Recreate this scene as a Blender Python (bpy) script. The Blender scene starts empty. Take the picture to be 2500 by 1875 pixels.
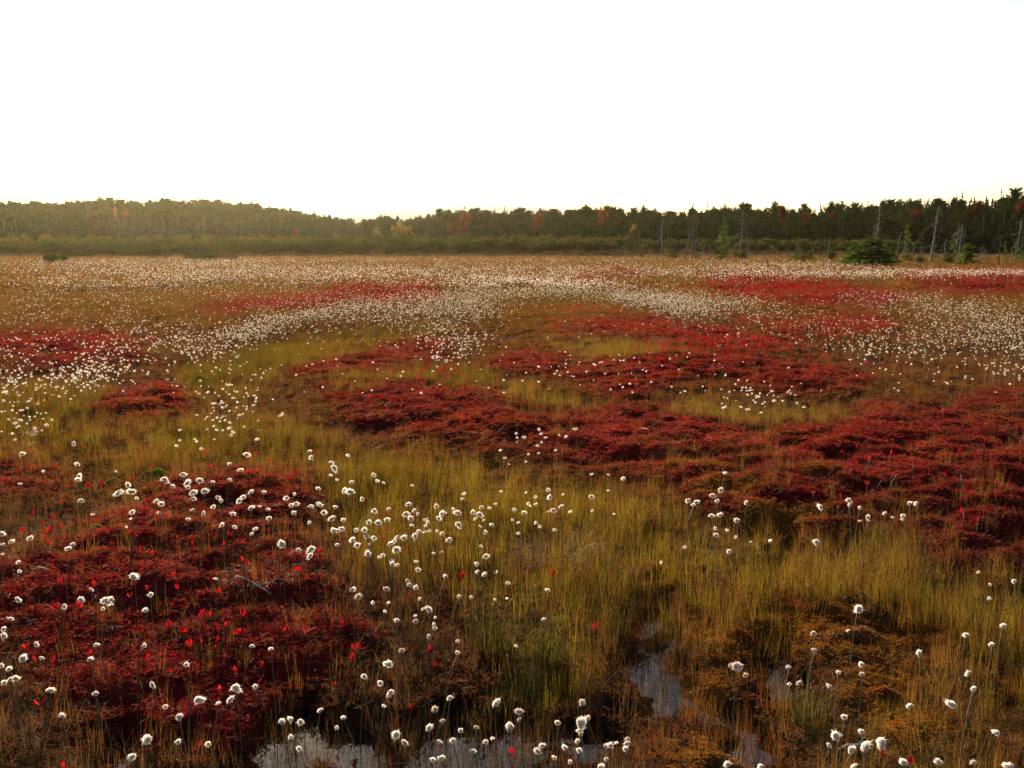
import bpy, math, random
import numpy as np
from mathutils import Vector, Matrix, Euler

# ------------------------------------------------------------------ scene, camera, sky, sun
scene = bpy.context.scene
col = scene.collection
rng = np.random.default_rng(11)
random.seed(11)

F_PX, CX, CY = 2450.0, 1250.0, 937.5          # photograph pixels, 2500 x 1875
HORIZON = 592.0
CAM_Z = 1.7
PITCH = math.atan((CY - HORIZON) / F_PX)
CP, SP = math.cos(PITCH), math.sin(PITCH)

cam_data = bpy.data.cameras.new("camera")
cam_data.sensor_width = 36.0
cam_data.lens = 36.0 * F_PX / 2500.0
cam_data.clip_start = 0.05
cam_data.clip_end = 9000.0
camera = bpy.data.objects.new("camera", cam_data)
col.objects.link(camera)
camera.location = (0, 0, CAM_Z)
camera.rotation_euler = (math.radians(90) - PITCH, 0, 0)
scene.camera = camera

SUN_AZ, SUN_EL = math.radians(-19), math.radians(15)
world = bpy.data.worlds.new("World")
scene.world = world
world.use_nodes = True
wn, wl = world.node_tree.nodes, world.node_tree.links
wn.clear()
sky = wn.new("ShaderNodeTexSky")
sky.sky_type = 'NISHITA'
sky.sun_disc = False
sky.sun_elevation = SUN_EL
sky.sun_rotation = SUN_AZ
sky.altitude = 300
sky.air_density = 1.0
sky.dust_density = 2.0
sky.ozone_density = 1.0
bg = wn.new("ShaderNodeBackground")
bg.inputs["Strength"].default_value = 0.055
wo = wn.new("ShaderNodeOutputWorld")
wl.new(sky.outputs[0], bg.inputs["Color"])
wl.new(bg.outputs[0], wo.inputs["Surface"])

sun_vec = Vector((math.sin(SUN_AZ) * math.cos(SUN_EL), math.cos(SUN_AZ) * math.cos(SUN_EL), math.sin(SUN_EL)))
sun_data = bpy.data.lights.new("sun", 'SUN')
sun_data.energy = 5.0
sun_data.angle = math.radians(0.6)
sun_data.color = (1.0, 0.80, 0.55)
sun = bpy.data.objects.new("sun", sun_data)
col.objects.link(sun)
sun.rotation_euler = sun_vec.to_track_quat('Z', 'Y').to_euler()
sun.location = (-200, 400, 200)

vs = scene.view_settings
vs.view_transform = 'Standard'
vs.look = 'None'
vs.gamma = 1.0
vs.use_curve_mapping = False
vs.exposure = 2.0
cy = scene.cycles
cy.max_bounces = 6
cy.diffuse_bounces = 2
cy.glossy_bounces = 3
cy.transmission_bounces = 5
cy.transparent_max_bounces = 4
cy.volume_bounces = 0
cy.sample_clamp_indirect = 6.0
cy.use_denoising = True

# ------------------------------------------------------------------ projection helpers
def project(x, y, z):
    d = y * CP - (z - CAM_Z) * SP
    u = y * SP + (z - CAM_Z) * CP
    d = np.maximum(d, 0.05)
    return CX + F_PX * x / d, CY - F_PX * u / d, d

def unproject(px, py, z):
    """ray through a photograph pixel cut with the level plane z: gives x, y"""
    a = (px - CX) / F_PX
    b = (CY - py) / F_PX
    dy = CP + b * SP
    dz = -SP + b * CP
    t = (z - CAM_Z) / dz
    return a * t, dy * t

# ------------------------------------------------------------------ noise
def hash2(ix, iy, seed):
    h = (ix * 374761393 + iy * 668265263 + seed * 974634777) & 0xffffffff
    h = ((h ^ (h >> 13)) * 1274126177) & 0xffffffff
    h = ((h ^ (h >> 15)) * 2246822519) & 0xffffffff
    h = h ^ (h >> 16)
    return h.astype(np.float64) / 4294967295.0

def vnoise(x, y, seed=0):
    xf, yf = np.floor(x), np.floor(y)
    ix, iy = xf.astype(np.int64), yf.astype(np.int64)
    fx, fy = x - xf, y - yf
    fx = fx * fx * fx * (fx * (fx * 6 - 15) + 10)
    fy = fy * fy * fy * (fy * (fy * 6 - 15) + 10)
    a, b = hash2(ix, iy, seed), hash2(ix + 1, iy, seed)
    c, d = hash2(ix, iy + 1, seed), hash2(ix + 1, iy + 1, seed)
    return (a + (b - a) * fx) * (1 - fy) + (c + (d - c) * fx) * fy

def fbm(x, y, seed=0, octaves=4):
    s, a, t = 0.0, 1.0, 0.0
    for k in range(octaves):
        s = s + a * vnoise(x, y, seed + k * 17)
        t += a
        a *= 0.5
        x, y = x * 2.03 + 11.3, y * 2.03 + 5.7
    return s / t

def worley(x, y, seed=0):
    xf, yf = np.floor(x), np.floor(y)
    ix, iy = xf.astype(np.int64), yf.astype(np.int64)
    best = np.full(np.shape(x), 9.0)
    for dx in (-1, 0, 1):
        for dy in (-1, 0, 1):
            jx = hash2(ix + dx, iy + dy, seed) * 0.9 + 0.05
            jy = hash2(ix + dx, iy + dy, seed + 91) * 0.9 + 0.05
            rr = 0.75 + 0.5 * hash2(ix + dx, iy + dy, seed + 47)
            ddx, ddy = xf + dx + jx - x, yf + dy + jy - y
            best = np.minimum(best, (ddx * ddx + ddy * ddy) / (rr * rr))
    return best                                   # squared distance

def sstep(a, b, x):
    t = np.clip((x - a) / (b - a), 0, 1)
    return t * t * (3 - 2 * t)

# ------------------------------------------------------------------ layout of the bog (photo drawing at 2212 x 1659)
VS = 2212.0 / 2500.0
GW, GH = 1106, 830
gx, gy = np.meshgrid((np.arange(GW) + 0.5) * 2, (np.arange(GH) + 0.5) * 2)

def poly_mask(pts):
    inside = np.zeros((GH, GW), bool)
    n = len(pts)
    for i in range(n):
        x1, y1 = pts[i]
        x2, y2 = pts[(i + 1) % n]
        if y1 == y2:
            continue
        c = ((y1 > gy) != (y2 > gy)) & (gx < (x2 - x1) * (gy - y1) / (y2 - y1) + x1)
        inside ^= c
    return inside.astype(np.float64)

def ell_mask(cx, cy_, rx, ry, ang=0.0):
    a = math.radians(ang)
    dx, dy = gx - cx, gy - cy_
    u = (dx * math.cos(a) + dy * math.sin(a)) / rx
    v = (-dx * math.sin(a) + dy * math.cos(a)) / ry
    return np.clip(1.6 - 1.1 * (u * u + v * v), 0, 1)

def blur(m, r):
    for ax in (0, 1):
        for _ in range(2):
            c = np.cumsum(np.concatenate([np.repeat(np.take(m, [0], ax), r + 1, ax), m, np.repeat(np.take(m, [-1], ax), r, ax)], ax), ax)
            n = m.shape[ax]
            m = (np.take(c, np.arange(2 * r + 1, 2 * r + 1 + n), ax) - np.take(c, np.arange(n), ax)) / (2 * r + 1)
    return m

red_polys = [
    [(-20, 1230), (110, 1165), (250, 1110), (330, 1050), (440, 1015), (600, 1020), (690, 1060), (735, 1110), (640, 1150), (740, 1210), (770, 1290), (730, 1390), (620, 1470), (540, 1500), (480, 1580), (400, 1600), (300, 1580), (200, 1540), (120, 1520), (30, 1400), (-20, 1330)],
    [(690, 850), (820, 838), (900, 830), (1080, 860), (1200, 890), (1400, 890), (1510, 905), (1640, 965), (1720, 935), (1800, 925), (1900, 880), (2060, 900), (2230, 930), (2230, 1235), (2090, 1215), (2060, 1170), (1950, 1120), (1830, 1090), (1700, 1125), (1560, 1080), (1480, 1040), (1380, 1010), (1260, 985), (1060, 955), (900, 945), (780, 925)],
    [(610, 810), (700, 775), (800, 755), (920, 735), (1000, 740), (960, 780), (860, 800), (700, 825)],
    [(1050, 790), (1100, 760), (1190, 770), (1260, 790), (1370, 770), (1420, 760), (1600, 770), (1790, 800), (1900, 810), (1860, 850), (1700, 850), (1560, 830), (1470, 840), (1380, 870), (1330, 880), (1290, 850), (1180, 825), (1070, 815)],
    [(1170, 700), (1400, 690), (1560, 715), (1750, 760), (1600, 765), (1400, 740), (1240, 735)],
    [(190, 880), (300, 835), (390, 855), (440, 890), (380, 915), (220, 905)],
    [(0, 730), (150, 715), (330, 735), (280, 780), (120, 800), (0, 790)],
    [(390, 665), (600, 645), (780, 650), (700, 672), (480, 680)],
    [(640, 645), (760, 620), (950, 618), (960, 650), (830, 665)],
    [(1500, 600), (1700, 598), (1820, 620), (2000, 640), (1900, 675), (1700, 668), (1560, 640)],
    [(1960, 596), (2230, 586), (2230, 640), (2080, 645), (1960, 622)],
    [(1560, 690), (1900, 690), (1960, 720), (1700, 730)],
    [(2060, 860), (2230, 830), (2230, 900), (2080, 900)],
    [(1240, 592), (1380, 588), (1400, 604), (1260, 606)],
    [(1150, 905), (1500, 905), (1700, 960), (1860, 1000), (1930, 1130), (1700, 1150), (1500, 1085), (1320, 1030), (1160, 985)],
    [(-20, 1000), (120, 1000), (180, 1040), (60, 1080), (-20, 1070)],
]
ochre_polys = [
    [(60, 1000), (130, 945), (400, 915), (560, 895), (690, 935), (900, 955), (1060, 985), (1290, 1055), (1450, 1100), (1445, 1190), (1300, 1300), (1000, 1300), (830, 1220), (760, 1110), (700, 1040), (620, 1010), (480, 975), (150, 1000)],
    [(1400, 1130), (1600, 1140), (1760, 1190), (1880, 1150), (1980, 1140), (2010, 1220), (2212, 1265), (2230, 1400), (2030, 1330), (1860, 1290), (1650, 1320), (1500, 1300), (1400, 1260)],
    [(390, 800), (540, 745), (860, 695), (1000, 700), (880, 745), (640, 790), (560, 845), (400, 850)],
    [(640, 830), (860, 800), (1060, 800), (1090, 840), (900, 828), (700, 848)],
    [(1080, 830), (1250, 850), (1330, 890), (1240, 900), (1110, 870)],
    [(1380, 870), (1540, 850), (1780, 880), (1800, 920), (1640, 950), (1480, 900)],
    [(985, 1290), (1260, 1290), (1320, 1400), (1250, 1490), (1050, 1480), (990, 1400)],
    [(1880, 1280), (2230, 1300), (2230, 1680), (1850, 1680), (1760, 1560), (1980, 1500), (2040, 1400)],
    [(1200, 690), (1560, 790), (1340, 790), (1190, 740)],
    [(0, 820), (160, 820), (260, 860), (120, 960), (0, 960)],
]
brown_ells = [(1530, 1345, 48, 26), (1592, 1375, 55, 36), (1720, 1330, 120, 48), (1850, 1310, 70, 38), (1850, 1380, 120, 36), (2030, 1355, 80, 30), (1520, 1450, 80, 34),
              (1920, 1480, 90, 60), (1540, 1620, 100, 55), (2010, 1560, 80, 40), (1690, 1128, 120, 16), (1570, 1078, 90, 16), (1500, 1025, 70, 12), (1770, 1040, 50, 10), (1440, 1240, 60, 20)]
water_ells = [(640, 1620, 90, 50, 0), (760, 1605, 70, 26, 15), (560, 1640, 60, 30, 0), (990, 1600, 105, 34, 0), (1110, 1625, 110, 36, 0), (240, 1630, 60, 22, 0), (860, 1630, 60, 22, 0), (690, 1560, 50, 16, 20),
              (1400, 1355, 34, 40, 30), (1450, 1385, 36, 26, 0), (1400, 1430, 22, 50, 0), (1440, 1500, 44, 40, 0), (1520, 1545, 48, 34, 20), (1610, 1600, 60, 34, 25), (1650, 1640, 50, 26, 0),
              (1672, 1408, 30, 24, 0), (1690, 1470, 28, 34, 0), (2025, 1322, 46, 14, 0), (2190, 1340, 26, 26, 0), (2200, 1490, 30, 20, 0), (1664, 1246, 20, 26, 0),
              (66, 930, 28, 22, 0), (62, 962, 22, 14, 0), (132, 985, 26, 12, 0), (800, 1105, 26, 26, 0), (770, 1140, 30, 16, 0), (1250, 1098, 22, 12, 0), (1210, 884, 42, 9, 0), (1275, 895, 24, 7, 0),
              (1430, 1190, 24, 12, 0), (565, 1000, 24, 10, 0), (640, 1000, 12, 10, 0), (400, 980, 30, 8, 0), (1180, 1510, 40, 22, 0), (1310, 1620, 40, 24, 0), (470, 1645, 60, 20, 0), (380, 1635, 40, 14, 0), (900, 1580, 46, 14, 0), (700, 1640, 90, 24, 0), (1050, 1650, 130, 24, 0), (1240, 1600, 50, 20, 0), (1390, 1560, 36, 20, 0), (1480, 1470, 44, 26, 0), (1420, 1400, 40, 36, 0), (760, 1570, 60, 12, 0), (1740, 1500, 30, 12, 0), (2080, 1310, 40, 10, 0)]
dark_polys = [[(-20, 1490), (300, 1560), (420, 1590), (600, 1500), (760, 1420), (800, 1300), (980, 1310), (1000, 1420), (1080, 1500), (1300, 1500), (1420, 1400), (1500, 1500), (1500, 1680), (-20, 1680)],
              [(1290, 1280), (1480, 1300), (1640, 1330), (1480, 1380), (1330, 1340)], [(0, 1080), (190, 1080), (330, 1110), (250, 1160), (100, 1160), (0, 1200)]]

_r = np.clip(sum(poly_mask(p) for p in red_polys), 0, 1)
_k = np.clip((gy - 820) / 220, 0, 1)
Z_RED = blur(_r, 4) * (1 - _k) + blur(_r, 15) * _k
_o = np.clip(sum(poly_mask(p) * (0.4 if i == 7 else 1.0) for i, p in enumerate(ochre_polys)), 0, 1)
Z_OCH = blur(_o, 6) * (1 - _k) + blur(_o, 16) * _k
Z_BRN = blur(np.clip(sum(ell_mask(*e) for e in brown_ells), 0, 1), 2)
water_ells = [(a_, b_, c_ * 1.3, d_ * 1.35, e_) for a_, b_, c_, d_, e_ in water_ells]
Z_WNR = blur(np.clip(sum(ell_mask(e[0], e[1], e[2] * 1.5, e[3] * 1.5, e[4]) for e in water_ells), 0, 1), 22)
Z_WAT = blur(np.clip(sum(ell_mask(*e) for e in water_ells), 0, 1), 1)
Z_MOS = blur(np.clip(Z_RED + 0.7 * Z_BRN, 0, 1), 12) * (1 - 0.8 * np.clip((gy - 1210) / 240, 0, 1))
Z_GRN = np.clip(sum(ell_mask(*e) for e in [(700, 975, 190, 60, 0), (860, 1010, 130, 60, 20), (620, 765, 260, 50, -10), (860, 815, 260, 26, 0), (1130, 1400, 130, 110, 0), (840, 1150, 90, 70, 0), (470, 940, 120, 26, 0), (1000, 1120, 120, 60, 0)]), 0, 1)
Z_DRK = blur(np.clip(sum(poly_mask(p) for p in dark_polys), 0, 1), 8)

def samp(grid, px, py):
    u = np.abs(px * VS / 2 - 0.5)
    u = np.where(u > GW - 1.01, 2 * (GW - 1.01) - u, u)
    u = np.clip(u, 0, GW - 1.01)
    v = np.clip(py * VS / 2 - 0.5, 0, GH - 1.01)
    i, j = u.astype(int), v.astype(int)
    fu, fv = u - i, v - j
    return (grid[j, i] * (1 - fu) + grid[j, i + 1] * fu) * (1 - fv) + (grid[j + 1, i] * (1 - fu) + grid[j + 1, i + 1] * fu) * fv

def zones(x, y, zref=0.07):
    x, y = np.asarray(x, float), np.asarray(y, float)
    px, py, d = project(x, np.maximum(y, 1.6), zref)
    k = 14.0 * np.clip(6.0 / d, 0.12, 1.6)
    wx = (fbm(x * 1.3, y * 1.3, 3, 4) - 0.5) * 15 * k
    wy = (fbm(x * 1.3 + 40, y * 1.3, 5, 4) - 0.5) * 6 * k
    qx, qy = px + wx, py + wy
    far = y > 125
    r = np.where(far, 0, samp(Z_RED, qx, qy))
    o = np.where(far, 0.3, samp(Z_OCH, qx, qy)) * (1 - 0.7 * r)
    b = np.where(far, 0, samp(Z_BRN, px + wx * 0.3, py + wy * 0.3))
    w = np.where(far, 0, samp(Z_WAT, px + wx * 0.35, py + wy * 0.3))
    k = np.where(far, 0, samp(Z_DRK, qx, qy))
    wn_ = np.where(far, 0, samp(Z_WNR, px, py + 20))
    px0, py0, d0 = project(x, np.maximum(y, 1.6), -0.03)
    w = np.where(far, 0, samp(Z_WAT, px0 + wx * 0.4 + (fbm(x * 9, y * 9, 13, 3) - 0.5) * 90, py0 + wy * 0.35 + (fbm(x * 9 + 30, y * 9, 15, 3) - 0.5) * 60))
    return r, o, b, w, k, np.where(far, 0, samp(Z_MOS, qx, qy)), wn_

WATER_Z = -0.035
def height(x, y, z=None):
    x, y = np.asarray(x, float), np.asarray(y, float)
    r, o, b, w, k, ms, wn_ = zones(x, y) if z is None else z
    wx = x + (fbm(x * 1.1, y * 1.1, 21, 2) - 0.5) * 0.5
    wy = y + (fbm(x * 1.1, y * 1.1, 25, 2) - 0.5) * 0.5
    big = 1 - np.clip(worley(wx * 0.75, wy * 1.25, 31), 0, 1)
    med = 1 - np.clip(worley(wx * 1.9 + 7, wy * 2.9, 37), 0, 1)
    sml = 1 - np.clip(worley(wx * 5.0, wy * 6.5, 41), 0, 1)
    fine = fbm(x * 14, y * 14, 43, 2) - 0.5
    fade = 1 - 0.75 * sstep(25, 90, y)
    hum = 0.05 * big + 0.15 * med + 0.04 * sml + 0.012 * fine - 0.105
    base = 0.025 + (fbm(x * 0.35, y * 0.35, 51, 3) - 0.5) * 0.07 + 0.02 * fine + 0.03 * med + 0.012 * sml
    h = base + ms * np.where(hum < 0, hum * ms * ms, hum) * fade * (1 - 0.5 * wn_)
    h = h * (1 - 0.75 * wn_) - 0.012 * wn_ + 0.016 * wn_ * (fbm(x * 5, y * 5, 57, 2) - 0.35)
    ww = sstep(0.1, 0.7, w)
    h = h * (1 - ww) + ww * (WATER_Z - 0.015 + 0.105 * (fbm(x * 8, y * 8, 59, 3) - 0.5))
    h = np.where((w < 0.05) & (h < WATER_Z + 0.012), WATER_Z + 0.012 + 0.25 * (h - WATER_Z - 0.012) * (1 - wn_) * 0, h)
    # the far field lifts a little below the forest
    h = h + sstep(130, 330, y) * 3.0 + sstep(300, 1500, y) * 6.0
    return h

def H1(x, y):
    """height of the ground sheet itself at one spot"""
    j = int(np.clip(np.searchsorted(ys, y) - 1, 0, len(ys) - 2))
    fy = (y - ys[j]) / (ys[j + 1] - ys[j])
    hw = half[j] + (half[j + 1] - half[j]) * fy
    u = float(np.clip(x / hw, -0.9999, 0.9999))
    i = int(np.clip(np.searchsorted(us, u) - 1, 0, NC - 2))
    fx = (u - us[i]) / (us[i + 1] - us[i])
    a = Zg[j, i] * (1 - fx) + Zg[j, i + 1] * fx
    b = Zg[j + 1, i] * (1 - fx) + Zg[j + 1, i + 1] * fx
    return float(a + (b - a) * fy)

# ------------------------------------------------------------------ mesh helpers
class MB:
    def __init__(self):
        self.v, self.f, self.m, self.n = [], [], [], 0
    def add(self, verts, tris, mat=0):
        verts = np.asarray(verts, float).reshape(-1, 3)
        tris = np.asarray(tris, int).reshape(-1, 3)
        self.v.append(verts)
        self.f.append(tris + self.n)
        self.m.append(np.full(len(tris), mat, int))
        self.n += len(verts)
    def mesh(self, name, mats, smooth=False):
        v, f, m = np.concatenate(self.v), np.concatenate(self.f), np.concatenate(self.m)
        return make_mesh(name, v, f, mats, m, smooth)

def make_mesh(name, v, f, mats, midx=None, smooth=False):
    me = bpy.data.meshes.new(name)
    v, f = np.asarray(v, np.float32), np.asarray(f, np.int32)
    k = f.shape[1]
    me.vertices.add(len(v))
    me.vertices.foreach_set("co", v.ravel())
    me.loops.add(f.size)
    me.loops.foreach_set("vertex_index", f.ravel())
    me.polygons.add(len(f))
    me.polygons.foreach_set("loop_start", np.arange(0, f.size, k, dtype=np.int32))
    for mt in mats:
        me.materials.append(mt)
    if midx is not None:
        me.polygons.foreach_set("material_index", np.asarray(midx, np.int32))
    me.polygons.foreach_set("use_smooth", np.full(len(f), smooth, bool))
    me.update(calc_edges=True)
    return me

def new(name, data, parent=None, loc=(0, 0, 0), rot=(0, 0, 0), scale=(1, 1, 1)):
    o = bpy.data.objects.new(name, data)
    col.objects.link(o)
    o.parent = parent
    o.location, o.rotation_euler, o.scale = loc, rot, scale
    return o

def tag(o, label=None, cat=None, group=None, kind=None):
    if label: o["label"] = label
    if cat: o["category"] = cat
    if group: o["group"] = group
    if kind: o["kind"] = kind
    return o

def tube(mb, pts, radii, sides=6, mat=0, cap=True):
    pts = np.asarray(pts, float)
    n = len(pts)
    V = []
    for i in range(n):
        t = pts[min(i + 1, n - 1)] - pts[max(i - 1, 0)]
        t = t / (np.linalg.norm(t) + 1e-9)
        a = np.cross(t, (0.31, 0.92, 0.2)); a /= np.linalg.norm(a) + 1e-9
        b = np.cross(t, a)
        for s in range(sides):
            th = 2 * math.pi * s / sides
            V.append(pts[i] + radii[i] * (math.cos(th) * a + math.sin(th) * b))
    F = []
    for i in range(n - 1):
        for s in range(sides):
            p, q = i * sides + s, i * sides + (s + 1) % sides
            F += [(p, q, q + sides), (p, q + sides, p + sides)]
    if cap:
        V.append(pts[-1])
        c = len(V) - 1
        for s in range(sides):
            F.append(((n - 1) * sides + s, (n - 1) * sides + (s + 1) % sides, c))
    mb.add(V, F, mat)

def ico(sub=1):
    t = (1 + 5 ** 0.5) / 2
    v = [(-1, t, 0), (1, t, 0), (-1, -t, 0), (1, -t, 0), (0, -1, t), (0, 1, t), (0, -1, -t), (0, 1, -t), (t, 0, -1), (t, 0, 1), (-t, 0, -1), (-t, 0, 1)]
    f = [(0, 11, 5), (0, 5, 1), (0, 1, 7), (0, 7, 10), (0, 10, 11), (1, 5, 9), (5, 11, 4), (11, 10, 2), (10, 7, 6), (7, 1, 8), (3, 9, 4), (3, 4, 2), (3, 2, 6), (3, 6, 8), (3, 8, 9), (4, 9, 5), (2, 4, 11), (6, 2, 10), (8, 6, 7), (9, 8, 1)]
    v = [np.array(p) / np.linalg.norm(p) for p in v]
    for _ in range(sub):
        cache, nf = {}, []
        def mid(a, b):
            key = (min(a, b), max(a, b))
            if key not in cache:
                p = v[a] + v[b]
                v.append(p / np.linalg.norm(p))
                cache[key] = len(v) - 1
            return cache[key]
        for a, b, c in f:
            ab, bc, ca = mid(a, b), mid(b, c), mid(c, a)
            nf += [(a, ab, ca), (b, bc, ab), (c, ca, bc), (ab, bc, ca)]
        f = nf
    return np.array(v), np.array(f)

def rdir(up=None):
    while True:
        p = rng.normal(size=3)
        p /= np.linalg.norm(p)
        if up is None or p[2] > up:
            return p

def blade(mb, base, az, length, width, lean, curve, mat=0, segs=3):
    """ribbon growing up from base, leaning towards az and bending over by curve"""
    base = np.asarray(base, float)
    out = np.array([math.cos(az), math.sin(az), 0.0])
    sa = az + math.pi / 2 + rng.uniform(-1.2, 1.2)
    side = np.array([math.cos(sa), math.sin(sa), 0.0])
    p, th, V, F = base.copy(), lean, [], []
    for i in range(segs + 1):
        w = width * (1 - 0.85 * (i / segs) ** 1.6) * 0.5
        V += [p - side * w, p + side * w]
        p = p + (out * math.sin(th) + np.array([0, 0, math.cos(th)])) * length / segs
        th += curve / segs
    for i in range(segs):
        a = 2 * i
        F += [(a, a + 1, a + 3), (a, a + 3, a + 2)]
    mb.add(V, F, mat)
    return V[-1]

# ------------------------------------------------------------------ materials
def mat_new(name):
    m = bpy.data.materials.new(name)
    m.use_nodes = True
    nt = m.node_tree
    nt.nodes.clear()
    out = nt.nodes.new("ShaderNodeOutputMaterial")
    return m, nt, nt.nodes, nt.links, out

def ramp(nt, fac, stops):
    r = nt.nodes.new("ShaderNodeValToRGB")
    el = r.color_ramp.elements
    while len(el) < len(stops):
        el.new(0.5)
    for e, (p, c) in zip(el, stops):
        e.position = p
        e.color = (*c, 1)
    nt.links.new(fac, r.inputs[0])
    return r.outputs[0]

def leafy(name, stops=None, transl=0.4, rough=0.6, spec=0.25, attr=None, jitter=0.35, tcol=None, dark=0.27):
    """foliage: diffuse front, light coming through; colour by random per object or by the instance's own tint"""
    m, nt, N, L, out = mat_new(name)
    oi = N.new("ShaderNodeObjectInfo")
    if attr:
        at = N.new("ShaderNodeAttribute")
        at.attribute_type = 'INSTANCER'
        at.attribute_name = attr
        c = at.outputs["Color"]
    else:
        c = ramp(nt, oi.outputs["Random"], stops)
    tc = N.new("ShaderNodeTexCoord")
    nz = N.new("ShaderNodeTexNoise")
    nz.inputs["Scale"].default_value = 9.0 if attr else 4.0
    nz.inputs["Detail"].default_value = 2
    L.new(tc.outputs["Object"], nz.inputs["Vector"])
    mp = N.new("ShaderNodeMapRange")
    mp.inputs["From Min"].default_value, mp.inputs["From Max"].default_value = 0.3, 0.7
    mp.inputs["To Min"].default_value, mp.inputs["To Max"].default_value = dark * (1 - jitter), dark * (1 + jitter)
    L.new(nz.outputs[0], mp.inputs["Value"])
    mx = N.new("ShaderNodeMix")
    mx.data_type, mx.blend_type = 'RGBA', 'MULTIPLY'
    mx.inputs[0].default_value = 1.0
    L.new(c, mx.inputs[6]); L.new(mp.outputs[0], mx.inputs[7])
    c = mx.outputs[2]
    if spec < 0.1:
        p = N.new("ShaderNodeBsdfDiffuse")
        L.new(c, p.inputs["Color"])
    else:
        p = N.new("ShaderNodeBsdfPrincipled")
        p.inputs["Roughness"].default_value = rough
        p.inputs["Specular IOR Level"].default_value = spec
        L.new(c, p.inputs["Base Color"])
    t = N.new("ShaderNodeBsdfTranslucent")
    if tcol:
        g = N.new("ShaderNodeMix"); g.data_type, g.blend_type = 'RGBA', 'MULTIPLY'
        g.inputs[0].default_value = 1.0
        g.inputs[7].default_value = (*tcol, 1)
        L.new(c, g.inputs[6]); L.new(g.outputs[2], t.inputs["Color"])
    else:
        L.new(c, t.inputs["Color"])
    s = N.new("ShaderNodeMixShader")
    s.inputs[0].default_value = transl
    L.new(p.outputs[0], s.inputs[1]); L.new(t.outputs[0], s.inputs[2])
    L.new(s.outputs[0], out.inputs["Surface"])
    return m

def barky(name, c1, c2, scale=6.0):
    m, nt, N, L, out = mat_new(name)
    tc = N.new("ShaderNodeTexCoord")
    mp = N.new("ShaderNodeMapping")
    mp.inputs["Scale"].default_value = (3, 3, 0.5)
    L.new(tc.outputs["Object"], mp.inputs[0])
    nz = N.new("ShaderNodeTexNoise")
    nz.inputs["Scale"].default_value = scale
    nz.inputs["Detail"].default_value = 5
    L.new(mp.outputs[0], nz.inputs["Vector"])
    c = ramp(nt, nz.outputs[0], [(0.35, c1), (0.65, c2)])
    p = N.new("ShaderNodeBsdfPrincipled")
    p.inputs["Roughness"].default_value = 0.85
    p.inputs["Specular IOR Level"].default_value = 0.15
    L.new(c, p.inputs["Base Color"])
    b = N.new("ShaderNodeBump")
    b.inputs["Strength"].default_value = 0.5
    b.inputs["Distance"].default_value = 0.02
    L.new(nz.outputs[0], b.inputs["Height"]); L.new(b.outputs[0], p.inputs["Normal"])
    L.new(p.outputs[0], out.inputs["Surface"])
    return m

M = {}
M["grass"] = leafy("sedge_blade", transl=0.62, attr="tint", rough=0.7, spec=0.12)
M["moss"] = leafy("moss_leaf", transl=0.45, attr="tint", rough=0.7, spec=0.12, jitter=0.5, tcol=(1.5, 1.55, 1.2))
M["seed"] = leafy("sedge_seed_head", [(0, (0.22, 0.10, 0.02)), (1, (0.34, 0.17, 0.04))], 0.25)
M["cotton"] = leafy("cotton_white", [(0, (0.80, 0.74, 0.70)), (0.5, (0.86, 0.80, 0.75)), (1, (0.80, 0.71, 0.64))], 0.78, 0.9, 0.05, jitter=0.08, dark=0.95)
M["cotton_cream"] = leafy("cotton_cream", [(0, (0.78, 0.66, 0.48)), (1, (0.82, 0.70, 0.56))], 0.5, 0.9, 0.1, jitter=0.12, dark=0.92)
M["cotton_pink"] = leafy("cotton_pinkish", [(0, (0.74, 0.58, 0.52)), (1, (0.78, 0.64, 0.60))], 0.5, 0.9, 0.1, jitter=0.12, dark=0.92)
M["stem"] = leafy("cottongrass_stem", [(0, (0.24, 0.20, 0.07)), (0.6, (0.40, 0.30, 0.12)), (1, (0.55, 0.48, 0.30))], 0.3)
M["red_leaf"] = leafy("red_leaf", [(0, (0.50, 0.008, 0.018)), (0.6, (0.60, 0.010, 0.014)), (1, (0.62, 0.028, 0.012))], 0.5, 0.75, 0.06, jitter=0.25, dark=0.42)
M["red_stem"] = leafy("red_stem", [(0, (0.10, 0.03, 0.02)), (1, (0.14, 0.05, 0.03))], 0.1)
M["spruce"] = leafy("spruce_needles", [(0, (0.020, 0.058, 0.011)), (0.5, (0.032, 0.075, 0.012)), (1, (0.055, 0.085, 0.014))], 0.35, 0.9, 0.03, jitter=0.45, dark=0.27)
M["young_spruce"] = leafy("young_spruce_needles", [(0, (0.06, 0.11, 0.02)), (1, (0.10, 0.15, 0.025))], 0.4, 0.9, 0.03, jitter=0.45, dark=0.68)
M["leafgreen"] = leafy("hardwood_leaf", [(0, (0.05, 0.085, 0.014)), (0.5, (0.075, 0.10, 0.014)), (1, (0.10, 0.095, 0.018))], 0.4, 0.9, 0.03, jitter=0.4, dark=0.22)
M["leaforange"] = leafy("orange_leaf", [(0, (0.32, 0.07, 0.03)), (1, (0.40, 0.11, 0.03))], 0.45, 0.9, 0.03, jitter=0.3, dark=0.36)
M["leafred"] = leafy("crimson_leaf", [(0, (0.24, 0.04, 0.03)), (1, (0.32, 0.05, 0.03))], 0.45, 0.9, 0.03, jitter=0.3, dark=0.2)
M["leafyellow"] = leafy("yellow_leaf", [(0, (0.34, 0.24, 0.03)), (1, (0.42, 0.26, 0.04))], 0.45, 0.9, 0.03, jitter=0.3, dark=0.55)
M["shrub"] = leafy("shrub_leaf", [(0, (0.09, 0.105, 0.02)), (0.5, (0.13, 0.125, 0.025)), (1, (0.15, 0.12, 0.03))], 0.4, 0.9, 0.03, jitter=0.4, dark=0.46)
M["bark"] = barky("conifer_bark", (0.05, 0.035, 0.025), (0.12, 0.09, 0.07))
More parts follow.
